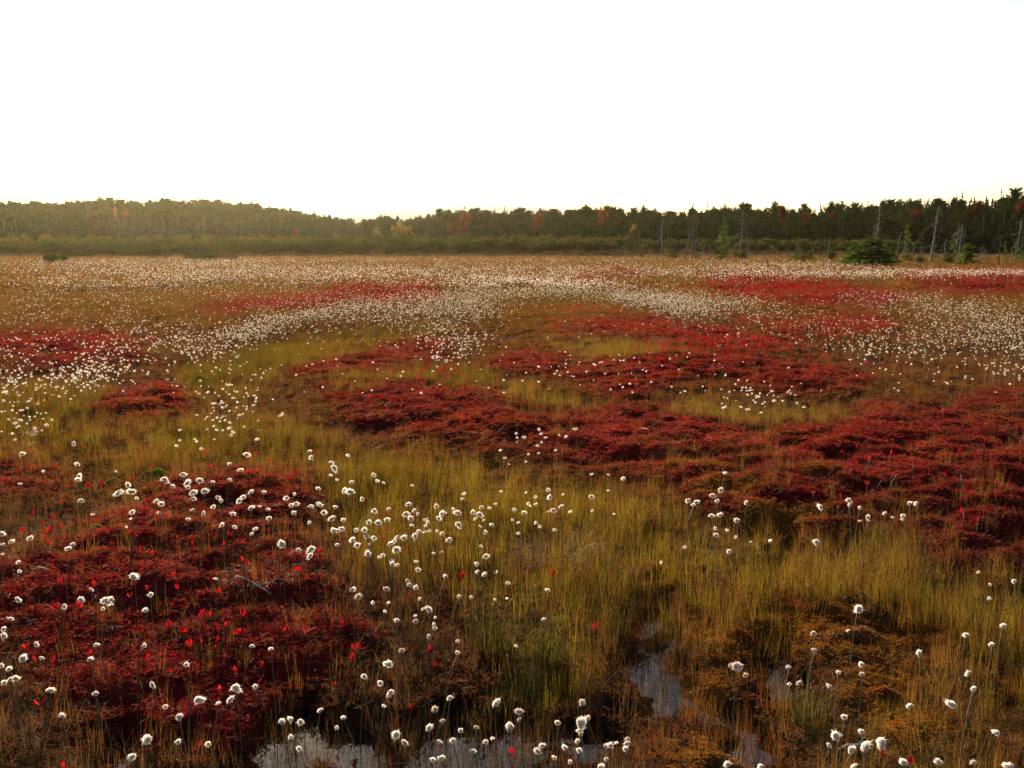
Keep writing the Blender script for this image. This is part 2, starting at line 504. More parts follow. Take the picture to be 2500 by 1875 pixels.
M["snag"] = barky("weathered_wood", (0.06, 0.054, 0.048), (0.18, 0.165, 0.15))
M["snag_dark"] = barky("dark_dead_wood", (0.025, 0.02, 0.016), (0.07, 0.055, 0.045))
M["twig"] = barky("pale_twig", (0.30, 0.26, 0.22), (0.5, 0.46, 0.42))
M["hay"] = leafy("dry_grass", [(0, (0.34, 0.17, 0.10)), (1, (0.42, 0.24, 0.14))], 0.45)
M["sedge_green"] = leafy("green_sedge", [(0, (0.15, 0.16, 0.02)), (1, (0.22, 0.19, 0.03))], 0.5)
M["dark_tuft"] = leafy("dark_red_tuft", [(0, (0.16, 0.015, 0.02)), (1, (0.22, 0.02, 0.025))], 0.4)
M["moss_brown"] = leafy("brown_moss", [(0, (0.40, 0.145, 0.02)), (0.5, (0.44, 0.15, 0.02)), (1, (0.46, 0.20, 0.025))], 0.45, jitter=0.5, dark=0.36)
M["moss_rust"] = leafy("rust_moss", [(0, (0.52, 0.10, 0.02)), (1, (0.56, 0.14, 0.02))], 0.45, jitter=0.5, dark=0.36)
M["moss_green"] = leafy("green_moss", [(0, (0.15, 0.20, 0.02)), (1, (0.22, 0.26, 0.03))], 0.45, jitter=0.5, dark=0.55)
M["peat"] = barky("peat_core", (0.03, 0.013, 0.006), (0.10, 0.04, 0.010), 30)

# ground: colour by what grows there, broken by noise
m, nt, N, L, out = mat_new("bog_ground")
at = N.new("ShaderNodeAttribute"); at.attribute_name = "zone"
sep = N.new("ShaderNodeSeparateColor"); L.new(at.outputs["Color"], sep.inputs[0])
tc = N.new("ShaderNodeTexCoord")
def gnoise(scale, det=5):
    n = N.new("ShaderNodeTexNoise")
    n.inputs["Scale"].default_value = scale
    n.inputs["Detail"].default_value = det
    L.new(tc.outputs["Object"], n.inputs["Vector"])
    return n.outputs[0]
n1, n2, n3 = gnoise(1.7), gnoise(11.0), gnoise(70.0, 3)
def mixc(fac, a, b):
    x = N.new("ShaderNodeMix"); x.data_type = 'RGBA'
    L.new(fac, x.inputs[0]); L.new(a, x.inputs[6]); L.new(b, x.inputs[7])
    return x.outputs[2]
c_peat = ramp(nt, n2, [(0.3, (0.009, 0.006, 0.004)), (0.7, (0.04, 0.017, 0.008))])
c_red = ramp(nt, n2, [(0.3, (0.035, 0.003, 0.004)), (0.55, (0.08, 0.007, 0.008)), (0.8, (0.11, 0.02, 0.01))])
c_och = ramp(nt, n1, [(0.35, (0.05, 0.028, 0.009)), (0.65, (0.09, 0.055, 0.013))])
c_brn = ramp(nt, n2, [(0.3, (0.05, 0.017, 0.005)), (0.7, (0.14, 0.05, 0.009))])
c = mixc(sep.outputs[1], c_peat, c_och)
c = mixc(sep.outputs[0], c, c_red)
c = mixc(sep.outputs[2], c, c_brn)
p = N.new("ShaderNodeBsdfDiffuse")
L.new(c, p.inputs["Color"])
bp = N.new("ShaderNodeBump"); bp.inputs["Strength"].default_value = 0.8; bp.inputs["Distance"].default_value = 0.012
L.new(n3, bp.inputs["Height"]); L.new(bp.outputs[0], p.inputs["Normal"])
L.new(p.outputs[0], out.inputs["Surface"])
M["ground"] = m

m, nt, N, L, out = mat_new("bog_water")
p = N.new("ShaderNodeBsdfPrincipled")
p.inputs["Base Color"].default_value = (0.012, 0.009, 0.007, 1)
p.inputs["Roughness"].default_value = 0.03
p.inputs["IOR"].default_value = 1.333
p.inputs["Specular IOR Level"].default_value = 0.46
tc = N.new("ShaderNodeTexCoord")
nz = N.new("ShaderNodeTexNoise"); nz.inputs["Scale"].default_value = 7; nz.inputs["Detail"].default_value = 2
L.new(tc.outputs["Object"], nz.inputs["Vector"])
bp = N.new("ShaderNodeBump"); bp.inputs["Strength"].default_value = 0.12; bp.inputs["Distance"].default_value = 0.02
L.new(nz.outputs[0], bp.inputs["Height"]); L.new(bp.outputs[0], p.inputs["Normal"])
L.new(p.outputs[0], out.inputs["Surface"])
M["water"] = m

m, nt, N, L, out = mat_new("wooded_hill")
tc = N.new("ShaderNodeTexCoord")
nz = N.new("ShaderNodeTexNoise"); nz.inputs["Scale"].default_value = 0.12; nz.inputs["Detail"].default_value = 6
L.new(tc.outputs["Object"], nz.inputs["Vector"])
c = ramp(nt, nz.outputs[0], [(0.3, (0.03, 0.04, 0.018)), (0.6, (0.07, 0.06, 0.03)), (0.8, (0.12, 0.06, 0.03))])
p = N.new("ShaderNodeBsdfPrincipled"); p.inputs["Roughness"].default_value = 0.9
L.new(c, p.inputs["Base Color"]); L.new(p.outputs[0], out.inputs["Surface"])
M["hill"] = m

# ------------------------------------------------------------------ ground sheet
ys = [-12, -9, -6, -4, -2.5, -1.2, 0.0, 0.8, 1.4, 1.8, 2.1]
y = 2.2
while y < 150:
    ys.append(y)
    y += max(0.011, 0.0048 * y)
while y < 4200:
    ys.append(y)
    y *= 1.06
ys = np.array(ys)
NC = 480
half = 3.2 + 0.66 * np.maximum(ys, 0)
half = np.where(ys > 200, half * (1 + (ys - 200) / 900), half)
us = np.linspace(-1, 1, NC)
us = np.sign(us) * np.abs(us) ** 1.08
X = us[None, :] * half[:, None]
Y = np.repeat(ys[:, None], NC, 1)
Xf, Yf = X.ravel(), Y.ravel()
zz = zones(Xf, Yf)
Zf = height(Xf, Yf, zz)
nr = len(ys)
Zg = Zf.reshape(nr, NC)
ii = (np.arange(nr - 1)[:, None] * NC + np.arange(NC - 1)[None, :]).ravel()
quads = np.stack([ii, ii + 1, ii + NC + 1, ii + NC], 1)
me = make_mesh("bog_ground", np.stack([Xf, Yf, Zf], 1), quads, [M["ground"]], None, True)
ca = me.color_attributes.new("zone", 'FLOAT_COLOR', 'POINT')
zc = np.ones((len(Xf), 4), np.float32)
zc[:, 0] = np.clip(zz[0] * (1 - zz[2]), 0, 1)
zc[:, 1] = np.clip(zz[1] + 0.25 * (Yf > 20), 0, 1) * (1 - 0.7 * zz[4])
zc[:, 2] = zz[2]
ca.data.foreach_set("color", zc.ravel())
tag(new("ground", me), kind="structure")

# water: one level sheet lying in the hollows
WX0, WX1, WY0, WY1 = -24, 24, 1.0, 36
me = make_mesh("water", [(WX0, WY0, WATER_Z), (WX1, WY0, WATER_Z), (WX1, WY1, WATER_Z), (WX0, WY1, WATER_Z)], [(0, 1, 2, 3)], [M["water"]])
tag(new("water", me), kind="structure")

# far ridges beyond the wood
def ridge(name, D, prof, depth, seed):
    xs = np.linspace(-1.1 * D, 1.1 * D, 420)
    px = CX + F_PX * xs / D
    top = CAM_Z + (HORIZON - np.interp(px, [p_[0] for p_ in prof], [p_[1] for p_ in prof])) / F_PX * D
    top = top + (fbm(xs * 26.0 / D * 12, xs * 0 + 3, seed, 3) - 0.5) * D * 0.0032
    rows = [(0.0, 0.05), (0.25, 0.45), (0.5, 0.75), (0.75, 0.93), (1.0, 1.0), (1.5, 0.8), (2.0, 0.2)]
    V = []
    for t, k in rows:
        yy = D - depth + depth * t
        zz_ = top * k + (fbm(xs * 0.05, xs * 0 + t * 31, seed + 5, 3) - 0.5) * D * 0.003 * (k < 1) * k
        V.append(np.stack([xs * yy / D, np.full_like(xs, yy), np.where(k < 0.06, 4.0, zz_)], 1))
    V = np.concatenate(V)
    n = len(xs)
    i = (np.arange(len(rows) - 1)[:, None] * n + np.arange(n - 1)[None, :]).ravel()
    me = make_mesh(name, V, np.stack([i, i + 1, i + n + 1, i + n], 1), [M["hill"]], None, True)
    return tag(new(name, me), kind="structure")
ridge("hill", 620, [(-1500, 560), (300, 535), (770, 516), (900, 511), (1000, 513), (1080, 530), (1300, 560), (4000, 575)], 200, 61)
ridge("hill", 820, [(-1500, 545), (700, 530), (1000, 512), (1110, 508), (1240, 509), (1320, 515), (1500, 530), (4000, 545)], 400, 67)

# haze: still evening air over the bog
mb = MB()
hx, hy0, hy1, hz0, hz1 = 5200, -60, 4600, -2.0, 90
mb.add([(-hx, hy0, hz0), (hx, hy0, hz0), (hx, hy1, hz0), (-hx, hy1, hz0), (-hx, hy0, hz1), (hx, hy0, hz1), (hx, hy1, hz1), (-hx, hy1, hz1)],
       [(0, 2, 1), (0, 3, 2), (4, 5, 6), (4, 6, 7), (0, 1, 5), (0, 5, 4), (1, 2, 6), (1, 6, 5), (2, 3, 7), (2, 7, 6), (3, 0, 4), (3, 4, 7)])
m, nt, N, L, out = mat_new("haze")
pv = N.new("ShaderNodeVolumePrincipled")
pv.inputs["Color"].default_value = (1.0, 0.92, 0.60, 1)
pv.inputs["Density"].default_value = 0.00004
pv.inputs["Anisotropy"].default_value = 0.8
L.new(pv.outputs[0], out.inputs["Volume"])
tag(new("haze", mb.mesh("haze", [m])), "thin golden evening haze over the bog and forest", "haze", kind="stuff")

# ------------------------------------------------------------------ scatter (stuff too many to count)
def scatter(name, protos, pts, rot, scl, idx, tint=None, label=None, cat=None):
    pc = bpy.data.collections.new(name + "_kinds")
    for i, me_ in enumerate(protos):
        pc.objects.link(bpy.data.objects.new("%s_kind_%02d" % (name, i), me_))
    n = len(pts)
    me_ = bpy.data.meshes.new(name)
    me_.vertices.add(n)
    me_.vertices.foreach_set("co", np.asarray(pts, np.float32).ravel())
    scl = np.asarray(scl, np.float32)
    if scl.ndim == 1:
        scl = np.repeat(scl[:, None], 3, 1)
    for nm, arr in (("rot", rot), ("scl", scl)):
        a = me_.attributes.new(nm, 'FLOAT_VECTOR', 'POINT')
        a.data.foreach_set("vector", np.asarray(arr, np.float32).ravel())
    a = me_.attributes.new("pick", 'INT', 'POINT')
    a.data.foreach_set("value", np.asarray(idx, np.int32))
    if tint is not None:
        a = me_.attributes.new("tint", 'FLOAT_COLOR', 'POINT')
        t4 = np.ones((n, 4), np.float32)
        t4[:, :3] = tint
        a.data.foreach_set("color", t4.ravel())
    o = new(name, me_)
    ng = bpy.data.node_groups.new(name, 'GeometryNodeTree')
    ng.interface.new_socket("Geometry", in_out='INPUT', socket_type='NodeSocketGeometry')
    ng.interface.new_socket("Geometry", in_out='OUTPUT', socket_type='NodeSocketGeometry')
    G, K = ng.nodes, ng.links
    gi, go = G.new("NodeGroupInput"), G.new("NodeGroupOutput")
    ci = G.new("GeometryNodeCollectionInfo")
    ci.inputs["Collection"].default_value = pc
    ci.inputs["Separate Children"].default_value = True
    ci.inputs["Reset Children"].default_value = True
    ip = G.new("GeometryNodeInstanceOnPoints")
    ip.inputs["Pick Instance"].default_value = True
    def attr(nm, typ):
        k = G.new("GeometryNodeInputNamedAttribute")
        k.data_type = typ
        k.inputs["Name"].default_value = nm
        return k.outputs["Attribute"]
    K.new(gi.outputs[0], ip.inputs["Points"])
    K.new(ci.outputs[0], ip.inputs["Instance"])
    K.new(attr("pick", 'INT'), ip.inputs["Instance Index"])
    er = G.new("FunctionNodeEulerToRotation")
    K.new(attr("rot", 'FLOAT_VECTOR'), er.inputs[0])
    K.new(er.outputs[0], ip.inputs["Rotation"])
    K.new(attr("scl", 'FLOAT_VECTOR'), ip.inputs["Scale"])
    K.new(ip.outputs[0], go.inputs[0])
    md = o.modifiers.new("scatter", 'NODES')
    md.node_group = ng
    return tag(o, label, cat, kind="stuff")

def wedge(n, d0, d1, margin=1.2):
    d = np.sqrt(rng.random(n) * (d1 * d1 - d0 * d0) + d0 * d0)
    x = (rng.random(n) * 2 - 1) * (0.58 * d + margin)
    return x, d

# ---- moss sprigs
def sprig_patch(radius, count, leaf_len, leaf_w, per, strands=0):
    mb_ = MB()
    for _ in range(count):
        a, r_ = rng.uniform(0, 6.283), radius * math.sqrt(rng.random())
        c0 = np.array([r_ * math.cos(a), r_ * math.sin(a), rng.uniform(-0.3, 0.25) * leaf_len])
        for k in range(per):
            d = rdir(0.1)
            l_ = leaf_len * rng.uniform(0.6, 1.2)
            s = np.cross(d, rdir()); s /= np.linalg.norm(s) + 1e-9
            m1 = c0 + d * l_ * 0.45
            tip = c0 + d * l_ + np.array([0, 0, -0.15 * l_])
            mb_.add([c0, m1 + s * leaf_w, tip, m1 - s * leaf_w], [(0, 1, 2), (0, 2, 3)])
    for _ in range(strands):
        a, r_ = rng.uniform(0, 6.283), radius * rng.random()
        blade(mb_, (r_ * math.cos(a), r_ * math.sin(a), -0.002), rng.uniform(0, 6.283), radius * rng.uniform(1.2, 2.2), leaf_w * 1.4, rng.uniform(0.9, 1.35), rng.uniform(0.2, 0.9))
    return mb_.mesh("moss_sprigs", [M["moss"]])
moss_protos = [sprig_patch(0.035, 17, 0.008, 0.0013, 8, 1) for _ in range(4)] + [sprig_patch(0.06, 26, 0.012, 0.0021, 7, 1) for _ in range(3)] + \
              [sprig_patch(0.13, 34, 0.026, 0.005, 6, 2) for _ in range(3)] + [sprig_patch(0.40, 50, 0.07, 0.014, 6, 4) for _ in range(3)]
P_, R_, S_, I_, T_ = [], [], [], [], []
for (d0, d1, n, k0, k1) in ((2.3, 7.5, 48000, 0, 4), (7.5, 15, 60000, 4, 7), (15, 34, 52000, 7, 10), (34, 112, 38000, 10, 13)):
    x, y = wedge(n, d0, d1)
    z5 = zones(x, y)
    h = height(x, y, z5)
    cover = np.clip(z5[0] + z5[2] + 0.5 * z5[4] + 0.45 * z5[6] + 0.22 + 0.12 * (y > 15), 0, 1)
    keep = (rng.random(n) < cover) & (h > WATER_Z + 0.004)
    x, y, h = x[keep], y[keep], h[keep]
    r, o_, b, w_, k_, ms_, wn_ = [q[keep] for q in z5]
    n = len(x)
    v = fbm(x * 0.8, y * 0.8, 71, 4)
    v2 = rng.random(n)
    red = np.stack([0.24 + 0.26 * v + 0.19 * v2, 0.022 + 0.05 * v2 ** 3, 0.020 + 0.012 * v2], 1)
    red = red * (0.55 + 0.9 * fbm(x * 2.3, y * 2.3, 77, 3))[:, None]
    red = np.where((rng.random(n) < 0.12 + 0.25 * sstep(18, 45, y))[:, None], np.stack([0.24 + 0.1 * v2, 0.075 + 0.05 * v2, 0.02 + 0 * v2], 1), red)
    rust = np.array([0.56, 0.16, 0.03])
    redmix = np.clip((v - 0.6) * 4, 0, 1)[:, None] * 0.35
    red = red * (1 - redmix) + rust * redmix
    brn = np.stack([0.32 + 0.18 * v2, 0.115 + 0.07 * v, 0.012 + 0.01 * v2], 1)
    kf = sstep(12, 30, y)
    gen = np.stack([0.20 + 0.12 * v2 + 0.12 * kf, 0.065 + 0.04 * v + 0.095 * kf, 0.02 + 0.01 * v2], 1)
    wr, wb = (r * (1 - b))[:, None], b[:, None]
    wg = np.clip(1 - wr - wb, 0, 1)
    t = (red * wr + brn * wb + gen * wg) / (wr + wb + wg)
    P_.append(np.stack([x, y, h], 1))
    R_.append(np.stack([rng.normal(0, 0.25, n), rng.normal(0, 0.25, n), rng.random(n) * 6.283], 1))
    S_.append(rng.uniform(0.75, 1.3, n)); I_.append(rng.integers(k0, k1, n)); T_.append(t)
scatter("moss", moss_protos, *[np.concatenate(q) for q in (P_, R_, S_, I_, T_)], label="dark red and rust peat moss matted over the hummocks", cat="moss")

# ---- sedges and grasses
def tuft(kind, n, spread, hmin, hmax, w):
    mb_ = MB()
    for _ in range(n):
        a, r_ = rng.uniform(0, 6.283), spread * math.sqrt(rng.random())
        b0 = (r_ * math.cos(a), r_ * math.sin(a), -0.02)
        hh = rng.uniform(hmin, hmax)
        if kind == "sedge":
            tip = blade(mb_, b0, rng.uniform(0, 6.283), hh, w, abs(rng.normal(0, 0.10)), rng.uniform(0, 0.25), 0, 3)
            if rng.random() < 0.55:
                s = w * 1.5
                t_ = np.asarray(tip)
                mb_.add([t_ + (s, 0, 0), t_ + (-s * .5, s * .9, 0), t_ + (-s * .5, -s * .9, 0), t_ + (0, 0, 2.4 * s), t_ + (0, 0, -1.6 * s)],
                        [(0, 1, 3), (1, 2, 3), (2, 0, 3), (1, 0, 4), (2, 1, 4), (0, 2, 4)], 1)
        elif kind == "arch":
            blade(mb_, b0, a + rng.normal(0, 0.8), hh, w, rng.uniform(0.1, 0.5), rng.uniform(0.6, 1.9), 0, 4)
        else:
            blade(mb_, b0, rng.uniform(0, 6.283), hh * 0.8, w, rng.uniform(0.3, 1.2), rng.uniform(0.8, 3.0), 0, 5)
    return mb_.mesh("grass_tuft", [M["grass"], M["seed"]])
grass_protos = [tuft("sedge", 16, 0.06, 0.12, 0.27, 0.0017) for _ in range(4)] + [tuft("arch", 16, 0.06, 0.09, 0.22, 0.0019) for _ in range(4)] + [tuft("mess", 9, 0.06, 0.10, 0.24, 0.0017) for _ in range(2)] + \
               [tuft("sedge", 30, 0.12, 0.11, 0.25, 0.0034) for _ in range(3)] + [tuft("arch", 30, 0.12, 0.08, 0.2, 0.0036) for _ in range(3)] + \
               [tuft("sedge", 60, 0.38, 0.12, 0.28, 0.009) for _ in range(3)] + [tuft("arch", 60, 0.38, 0.10, 0.22, 0.010) for _ in range(3)]
P_, R_, S_, I_, T_ = [], [], [], [], []
for (d0, d1, n, ks, ka) in ((2.3, 7.5, 25000, (0, 4), (4, 10)), (7.5, 15, 42000, (0, 4), (4, 9)), (15, 36, 50000, (10, 13), (13, 16)), (36, 135, 36000, (16, 19), (19, 22)), (135, 215, 14000, (16, 19), (19, 22))):
    x, y = wedge(n, d0, d1)
    z5 = zones(x, y, 0.13)
    h = height(x, y)
    r, o_, b, w_, k_, ms_, wn_ = z5
    dens = np.clip(0.36 + 0.75 * o_ - (0.32 - 0.10 * (y < 8)) * r - 0.5 * b + 0.35 * k_ + 0.35 * wn_, 0.05, 1) * np.clip(2.6 * fbm(x * 1.2, y * 1.2, 81, 3) - 0.45, 0.3, 1.3)
    dens = dens * np.where((o_ > 0.4) & (y < 16), np.clip(3.4 * fbm(x * 1.9, y * 1.5, 85, 3) - 0.8, 0.3, 1.15), 1.0)
    dens = np.where((h < WATER_Z) | (w_ > 0.3), np.maximum(dens, 0.75), dens)
    keep = rng.random(n) < dens
    x, y, h = x[keep], y[keep], h[keep]
    r, o_, b, w_, k_, ms_, wn_ = [q[keep] for q in z5]
    n = len(x)
    v, v2 = fbm(x * 0.5, y * 0.5, 83, 3), rng.random(n)
    olive = np.stack([0.34 + 0.12 * v2, 0.25 + 0.08 * v, 0.018 + 0.01 * v2], 1)
    ochre = np.stack([0.42 + 0.18 * v2, 0.285 + 0.10 * v2, 0.025 + 0.015 * v2], 1)
    rusty = np.stack([0.34 + 0.14 * v2, 0.095 + 0.05 * v2 + 0.05 * sstep(12, 30, y), 0.028 + 0.015 * v2], 1)
    drab = np.stack([0.20 + 0.22 * v2, 0.10 + 0.13 * v2, 0.035 + 0.05 * v2], 1)
    gpx, gpy, _d = project(x, y, 0.15)
    mo = (np.clip(samp(Z_GRN, gpx, gpy) * (0.35 + v) + 0.25 * (v2 - 0.7), 0, 1))[:, None]
    green = olive * mo + ochre * (1 - mo)
    kb = (0.6 - 0.35 * sstep(10, 40, y))[:, None]
    other = rusty * kb + ochre * (1 - kb)
    other = other * (1 - k_[:, None]) + drab * k_[:, None]
    wo_ = np.clip(o_, 0, 1)[:, None]
    straw = np.stack([0.54 + 0.2 * v2, 0.37 + 0.15 * v2, 0.28 + 0.12 * v2], 1)
    fs = (sstep(22, 62, y) * 0.88)[:, None]
    other = other * (1 - fs) + straw * fs
    t = green * wo_ + other * (1 - wo_)
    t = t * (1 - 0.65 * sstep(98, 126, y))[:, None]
    t = np.where((rng.random(n) < 0.16)[:, None] & (y < 40)[:, None], rusty, t)
    sedge = rng.random(n) < np.clip(0.22 + 0.7 * o_ + 0.6 * wn_, 0, 1)
    idx = np.where(sedge, rng.integers(ks[0], ks[1], n), rng.integers(ka[0], ka[1], n))
    P_.append(np.stack([x, y, np.maximum(h, WATER_Z - 0.03)], 1))
    R_.append(np.stack([rng.normal(0, 0.08, n), rng.normal(0, 0.08, n), rng.random(n) * 6.283], 1))
    S_.append(rng.uniform(0.7, 1.2, n) * (0.60 + 0.12 * o_)); I_.append(idx); T_.append(t)
scatter("sedge_grass", grass_protos, *[np.concatenate(q) for q in (P_, R_, S_, I_, T_)], label="ochre and rusty sedge grass growing all over the bog", cat="grass")
# ------------------------------------------------------------------ forest, shrubs, snags
def flake(mb_, c, d, size, flat=0.5):
    """a few ragged triangles standing for a spray of needles or leaves"""
    s = np.cross(d, (0, 0, 1.0)); s /= np.linalg.norm(s) + 1e-9
    s = s + rng.normal(0, flat, 3); s /= np.linalg.norm(s)
    d = d + rng.normal(0, flat * 0.6, 3); d /= np.linalg.norm(d)
    mb_.add([c - d * size * 0.5, c + s * size * rng.uniform(.25, .5), c + d * size * rng.uniform(.5, .8), c - s * size * rng.uniform(.25, .5)], [(0, 1, 2), (0, 2, 3)])

def conifer_crown(mat, R=0.2, whorls=22, per=7, t0=0.06, droop=0.25, clumps=4, gap=0.0, size=0.62, power=0.85, up=0.0, loose=0.4):
    """crown of unit height"""
    mb_ = MB()
    for i in range(whorls):
        t = t0 + (0.985 - t0) * i / (whorls - 1) + rng.normal(0, 0.008)
        if rng.random() < gap: continue
        r_ = R * max(0.02, 1 - t) ** power / (1 - t0) ** power * rng.uniform(0.65, 1.2) + 0.016 * (1.05 - t) / 0.5 + 0.004
        a0 = rng.uniform(0, 6.283)
        for k in range(per):
            if rng.random() < gap * 0.8: continue
            a = a0 + 6.283 * k / per + rng.normal(0, 0.25)
            rr = r_ * rng.uniform(0.6, 1.15)
            o_ = np.array([math.cos(a), math.sin(a), 0])
            for c in range(clumps):
                f = (c + 0.7) / clumps
                pos = o_ * rr * f + np.array([0, 0, t - droop * rr * f * f + up * rr * f])
                flake(mb_, pos, o_ + np.array([0, 0, -droop + up]), max(0.02, rr * size), loose)
    for k in range(5):
        flake(mb_, np.array([0, 0, 0.90 + 0.022 * k]), np.array([0.02, 0.01, 1.0]), 0.05 - 0.005 * k, 0.12)
    return mb_.mesh("crown", [mat])

def trunk_mesh(mat, H=1.0, r=0.016, sides=6, bend=0.01):
    mb_ = MB()
    n = 5
    pts = [(rng.normal(0, bend) if i else 0, rng.normal(0, bend) if i else 0, -0.02 + (H + 0.02) * i / (n - 1)) for i in range(n)]
    tube(mb_, pts, [r * (1 - 0.85 * i / (n - 1)) for i in range(n)], sides)
    return mb_.mesh("trunk", [mat])

def round_crown(mat, lobes=14, leaves=75, wide=0.36, z0=0.08, leaf=0.07, top=0.98):
    mb_ = MB()
    for _ in range(lobes):
        a, rr = rng.uniform(0, 6.283), wide * math.sqrt(rng.random()) * 0.72
        z = rng.uniform(z0 + 0.12, top - 0.12)
        k = 1 - abs((z - (z0 + top) / 2) / ((top - z0) / 2)) ** 2 * 0.6
        c = np.array([math.cos(a) * rr * k, math.sin(a) * rr * k, z])
        br = rng.uniform(0.09, 0.17)
        for _ in range(leaves):
            d = rdir()
            p_ = c + d * br * rng.uniform(0.55, 1.05) * np.array([1, 1, 0.85])
            flake(mb_, p_, rdir(), leaf * rng.uniform(0.6, 1.3), 0.8)
    return mb_.mesh("crown", [mat])

spruce_crowns = [conifer_crown(M["spruce"], R=rng.uniform(0.13, 0.20), whorls=32, per=9, power=1.0, droop=rng.uniform(0.15, 0.4)) for _ in range(5)]
ragged_crowns = [conifer_crown(M["spruce"], R=rng.uniform(0.14, 0.2), whorls=26, per=8, droop=0.1, gap=0.15, size=0.7, power=0.7, t0=0.12) for _ in range(4)]
forest_young = [conifer_crown(M["spruce"], R=0.25, whorls=22, per=8, droop=0.15, t0=0.04) for _ in range(3)]
pine_crowns = [conifer_crown(M["spruce"], R=rng.uniform(0.22, 0.30), whorls=30, per=11, droop=0.0, t0=0.05, power=0.62, size=0.55, clumps=4, up=0.9, loose=0.9) for _ in range(4)]
young_crowns = [conifer_crown(M["young_spruce"], R=rng.uniform(0.24, 0.32), whorls=16, per=7, droop=0.15, t0=0.04) for _ in range(3)]
leaf_crowns = [round_crown(M["leafgreen"]) for _ in range(4)]
autumn = {k: [round_crown(M[k], wide=0.42, z0=0.12) for _ in range(2)] for k in ("leaforange", "leafred", "leafyellow")}
conifer_trunks = [trunk_mesh(M["bark"]) for _ in range(2)]
hard_trunks = [trunk_mesh(M["bark"], 0.8, 0.02, 6, 0.03) for _ in range(2)]

SKY_X = [-400, 0, 150, 300, 420, 560, 620, 690, 740, 800, 900, 950, 1000, 1080, 1200, 1300, 1380, 1420, 1500, 1600, 1700, 1800, 1900, 2000, 2060, 2120, 2180, 2215, 2600]
SKY_Y = [440, 437, 434, 431, 432, 439, 450, 462, 469, 470, 468, 457, 451, 454, 451, 445, 453, 456, 451, 447, 447, 441, 437, 433, 430, 428, 421, 404, 395]
def sky_top(vx, D):
    return CAM_Z + (HORIZON - np.interp(vx, SKY_X, SKY_Y) / VS) / F_PX * D

def near_d(vx):
    return np.interp(vx, [-400, 0, 700, 1200, 1500, 1900, 2212, 2600], [175, 178, 200, 200, 185, 165, 140, 130])

trees = []
for vx in np.arange(-330, 2540, 12.0):
    for row in range(8):
        if row == 0 and rng.random() < 0.25: continue
        v = vx + rng.uniform(-9, 9)
        D = near_d(v) + row * 11 + rng.uniform(-5, 5)
        f = [0.62, 0.72, 0.78, 0.84, 0.89, 0.93, 0.97, 1.0][row] + rng.normal(0, 0.045)
        if row >= 6: f = 0.90 + abs(rng.normal(0, np.interp(v, [500, 900], [0.05, 0.085]))) + np.interp(v, [500, 800], [0.03, 0.0])
        x = (v / VS - CX) / F_PX * D
        left = np.interp(v, [0, 650, 800, 2212], [0.22, 0.2, 0.10, 0.08])
        kind = "leaf" if rng.random() < left else ("ragged" if rng.random() < 0.25 + 0.3 * (v > 1400) * (row > 5) else "spruce")
        if row == 0 and kind == "leaf" and rng.random() < 0.7: kind = "young"
        if row >= 5 and (kind == "leaf" or rng.random() < np.interp(v, [600, 900, 1500, 2200], [0.85, 0.5, 0.4, 0.25])): kind = "pine"
        trees.append((v, D, x, f, kind, row))
# the ones that stand clear of the line
for v, topv, kind in [(420, 429, "spruce"), (470, 436, "ragged"), (590, 441, "ragged"), (622, 447, "spruce"), (668, 452, "spruce"), (833, 464, "spruce"), (1005, 443, "ragged"), (1090, 449, "spruce"), (1205, 450, "spruce"), (1310, 436, "ragged"), (1326, 440, "spruce"),
                      (1492, 437, "ragged"), (1522, 438, "spruce"), (1538, 446, "ragged"), (1566, 445, "spruce"), (1610, 444, "ragged"), (1680, 443, "spruce"), (1696, 437, "spruce"), (1740, 446, "spruce"), (1830, 437, "ragged"), (1852, 440, "spruce"), (1953, 432, "spruce"), (1985, 434, "spruce"),
                      (2035, 433, "spruce"), (2062, 424, "ragged"), (2100, 435, "spruce"), (2146, 411, "spruce"), (2164, 424, "spruce"), (2206, 402, "spruce"), (1875, 443, "spruce"), (2010, 436, "spruce")]:
    D = near_d(v) + 70 if v < 2100 else near_d(v) + 45
    f = (sky_top(v, D) * 0 + (CAM_Z + (HORIZON - topv / VS) / F_PX * D)) / sky_top(v, D)
    trees.append((v, D, (v / VS - CX) / F_PX * D, f, kind, 9))

def tree_object(kind, x, y, h, label, group, cat="tree", width=1.0, mat=None):
    z = H1(x, y)
    names = {"spruce": "spruce_tree", "ragged": "spruce_tree", "pine": "pine_tree", "young": "young_spruce", "leaf": "hardwood_tree"}
    e = new(names.get(kind, "autumn_tree"), None, None, (x, y, z), (0, 0, rng.uniform(0, 6.283)), (h * width, h * width, h))
    e.empty_display_size = 0.1
    if kind == "spruce": cr, tr = random.choice(spruce_crowns), random.choice(conifer_trunks)
    elif kind == "ragged": cr, tr = random.choice(ragged_crowns), random.choice(conifer_trunks)
    elif kind == "pine": cr, tr = random.choice(pine_crowns), random.choice(conifer_trunks)
    elif kind == "young": cr, tr = random.choice(forest_young), random.choice(conifer_trunks)
    elif kind == "leaf": cr, tr = random.choice(leaf_crowns), random.choice(hard_trunks)
    else: cr, tr = random.choice(autumn[kind]), random.choice(hard_trunks)
    new("trunk", tr, e)
    new("crown", cr, e)
    return tag(e, label, cat, group)

def where(v):
    return "of the far left wooded rise" if v < 420 else "of the rise beside pale hills" if v < 700 else "below the pale far hills" if v < 1150 else \
        "right of the pale hills" if v < 1500 else "behind the dead poles" if v < 1900 else "of the dark right-hand wood"

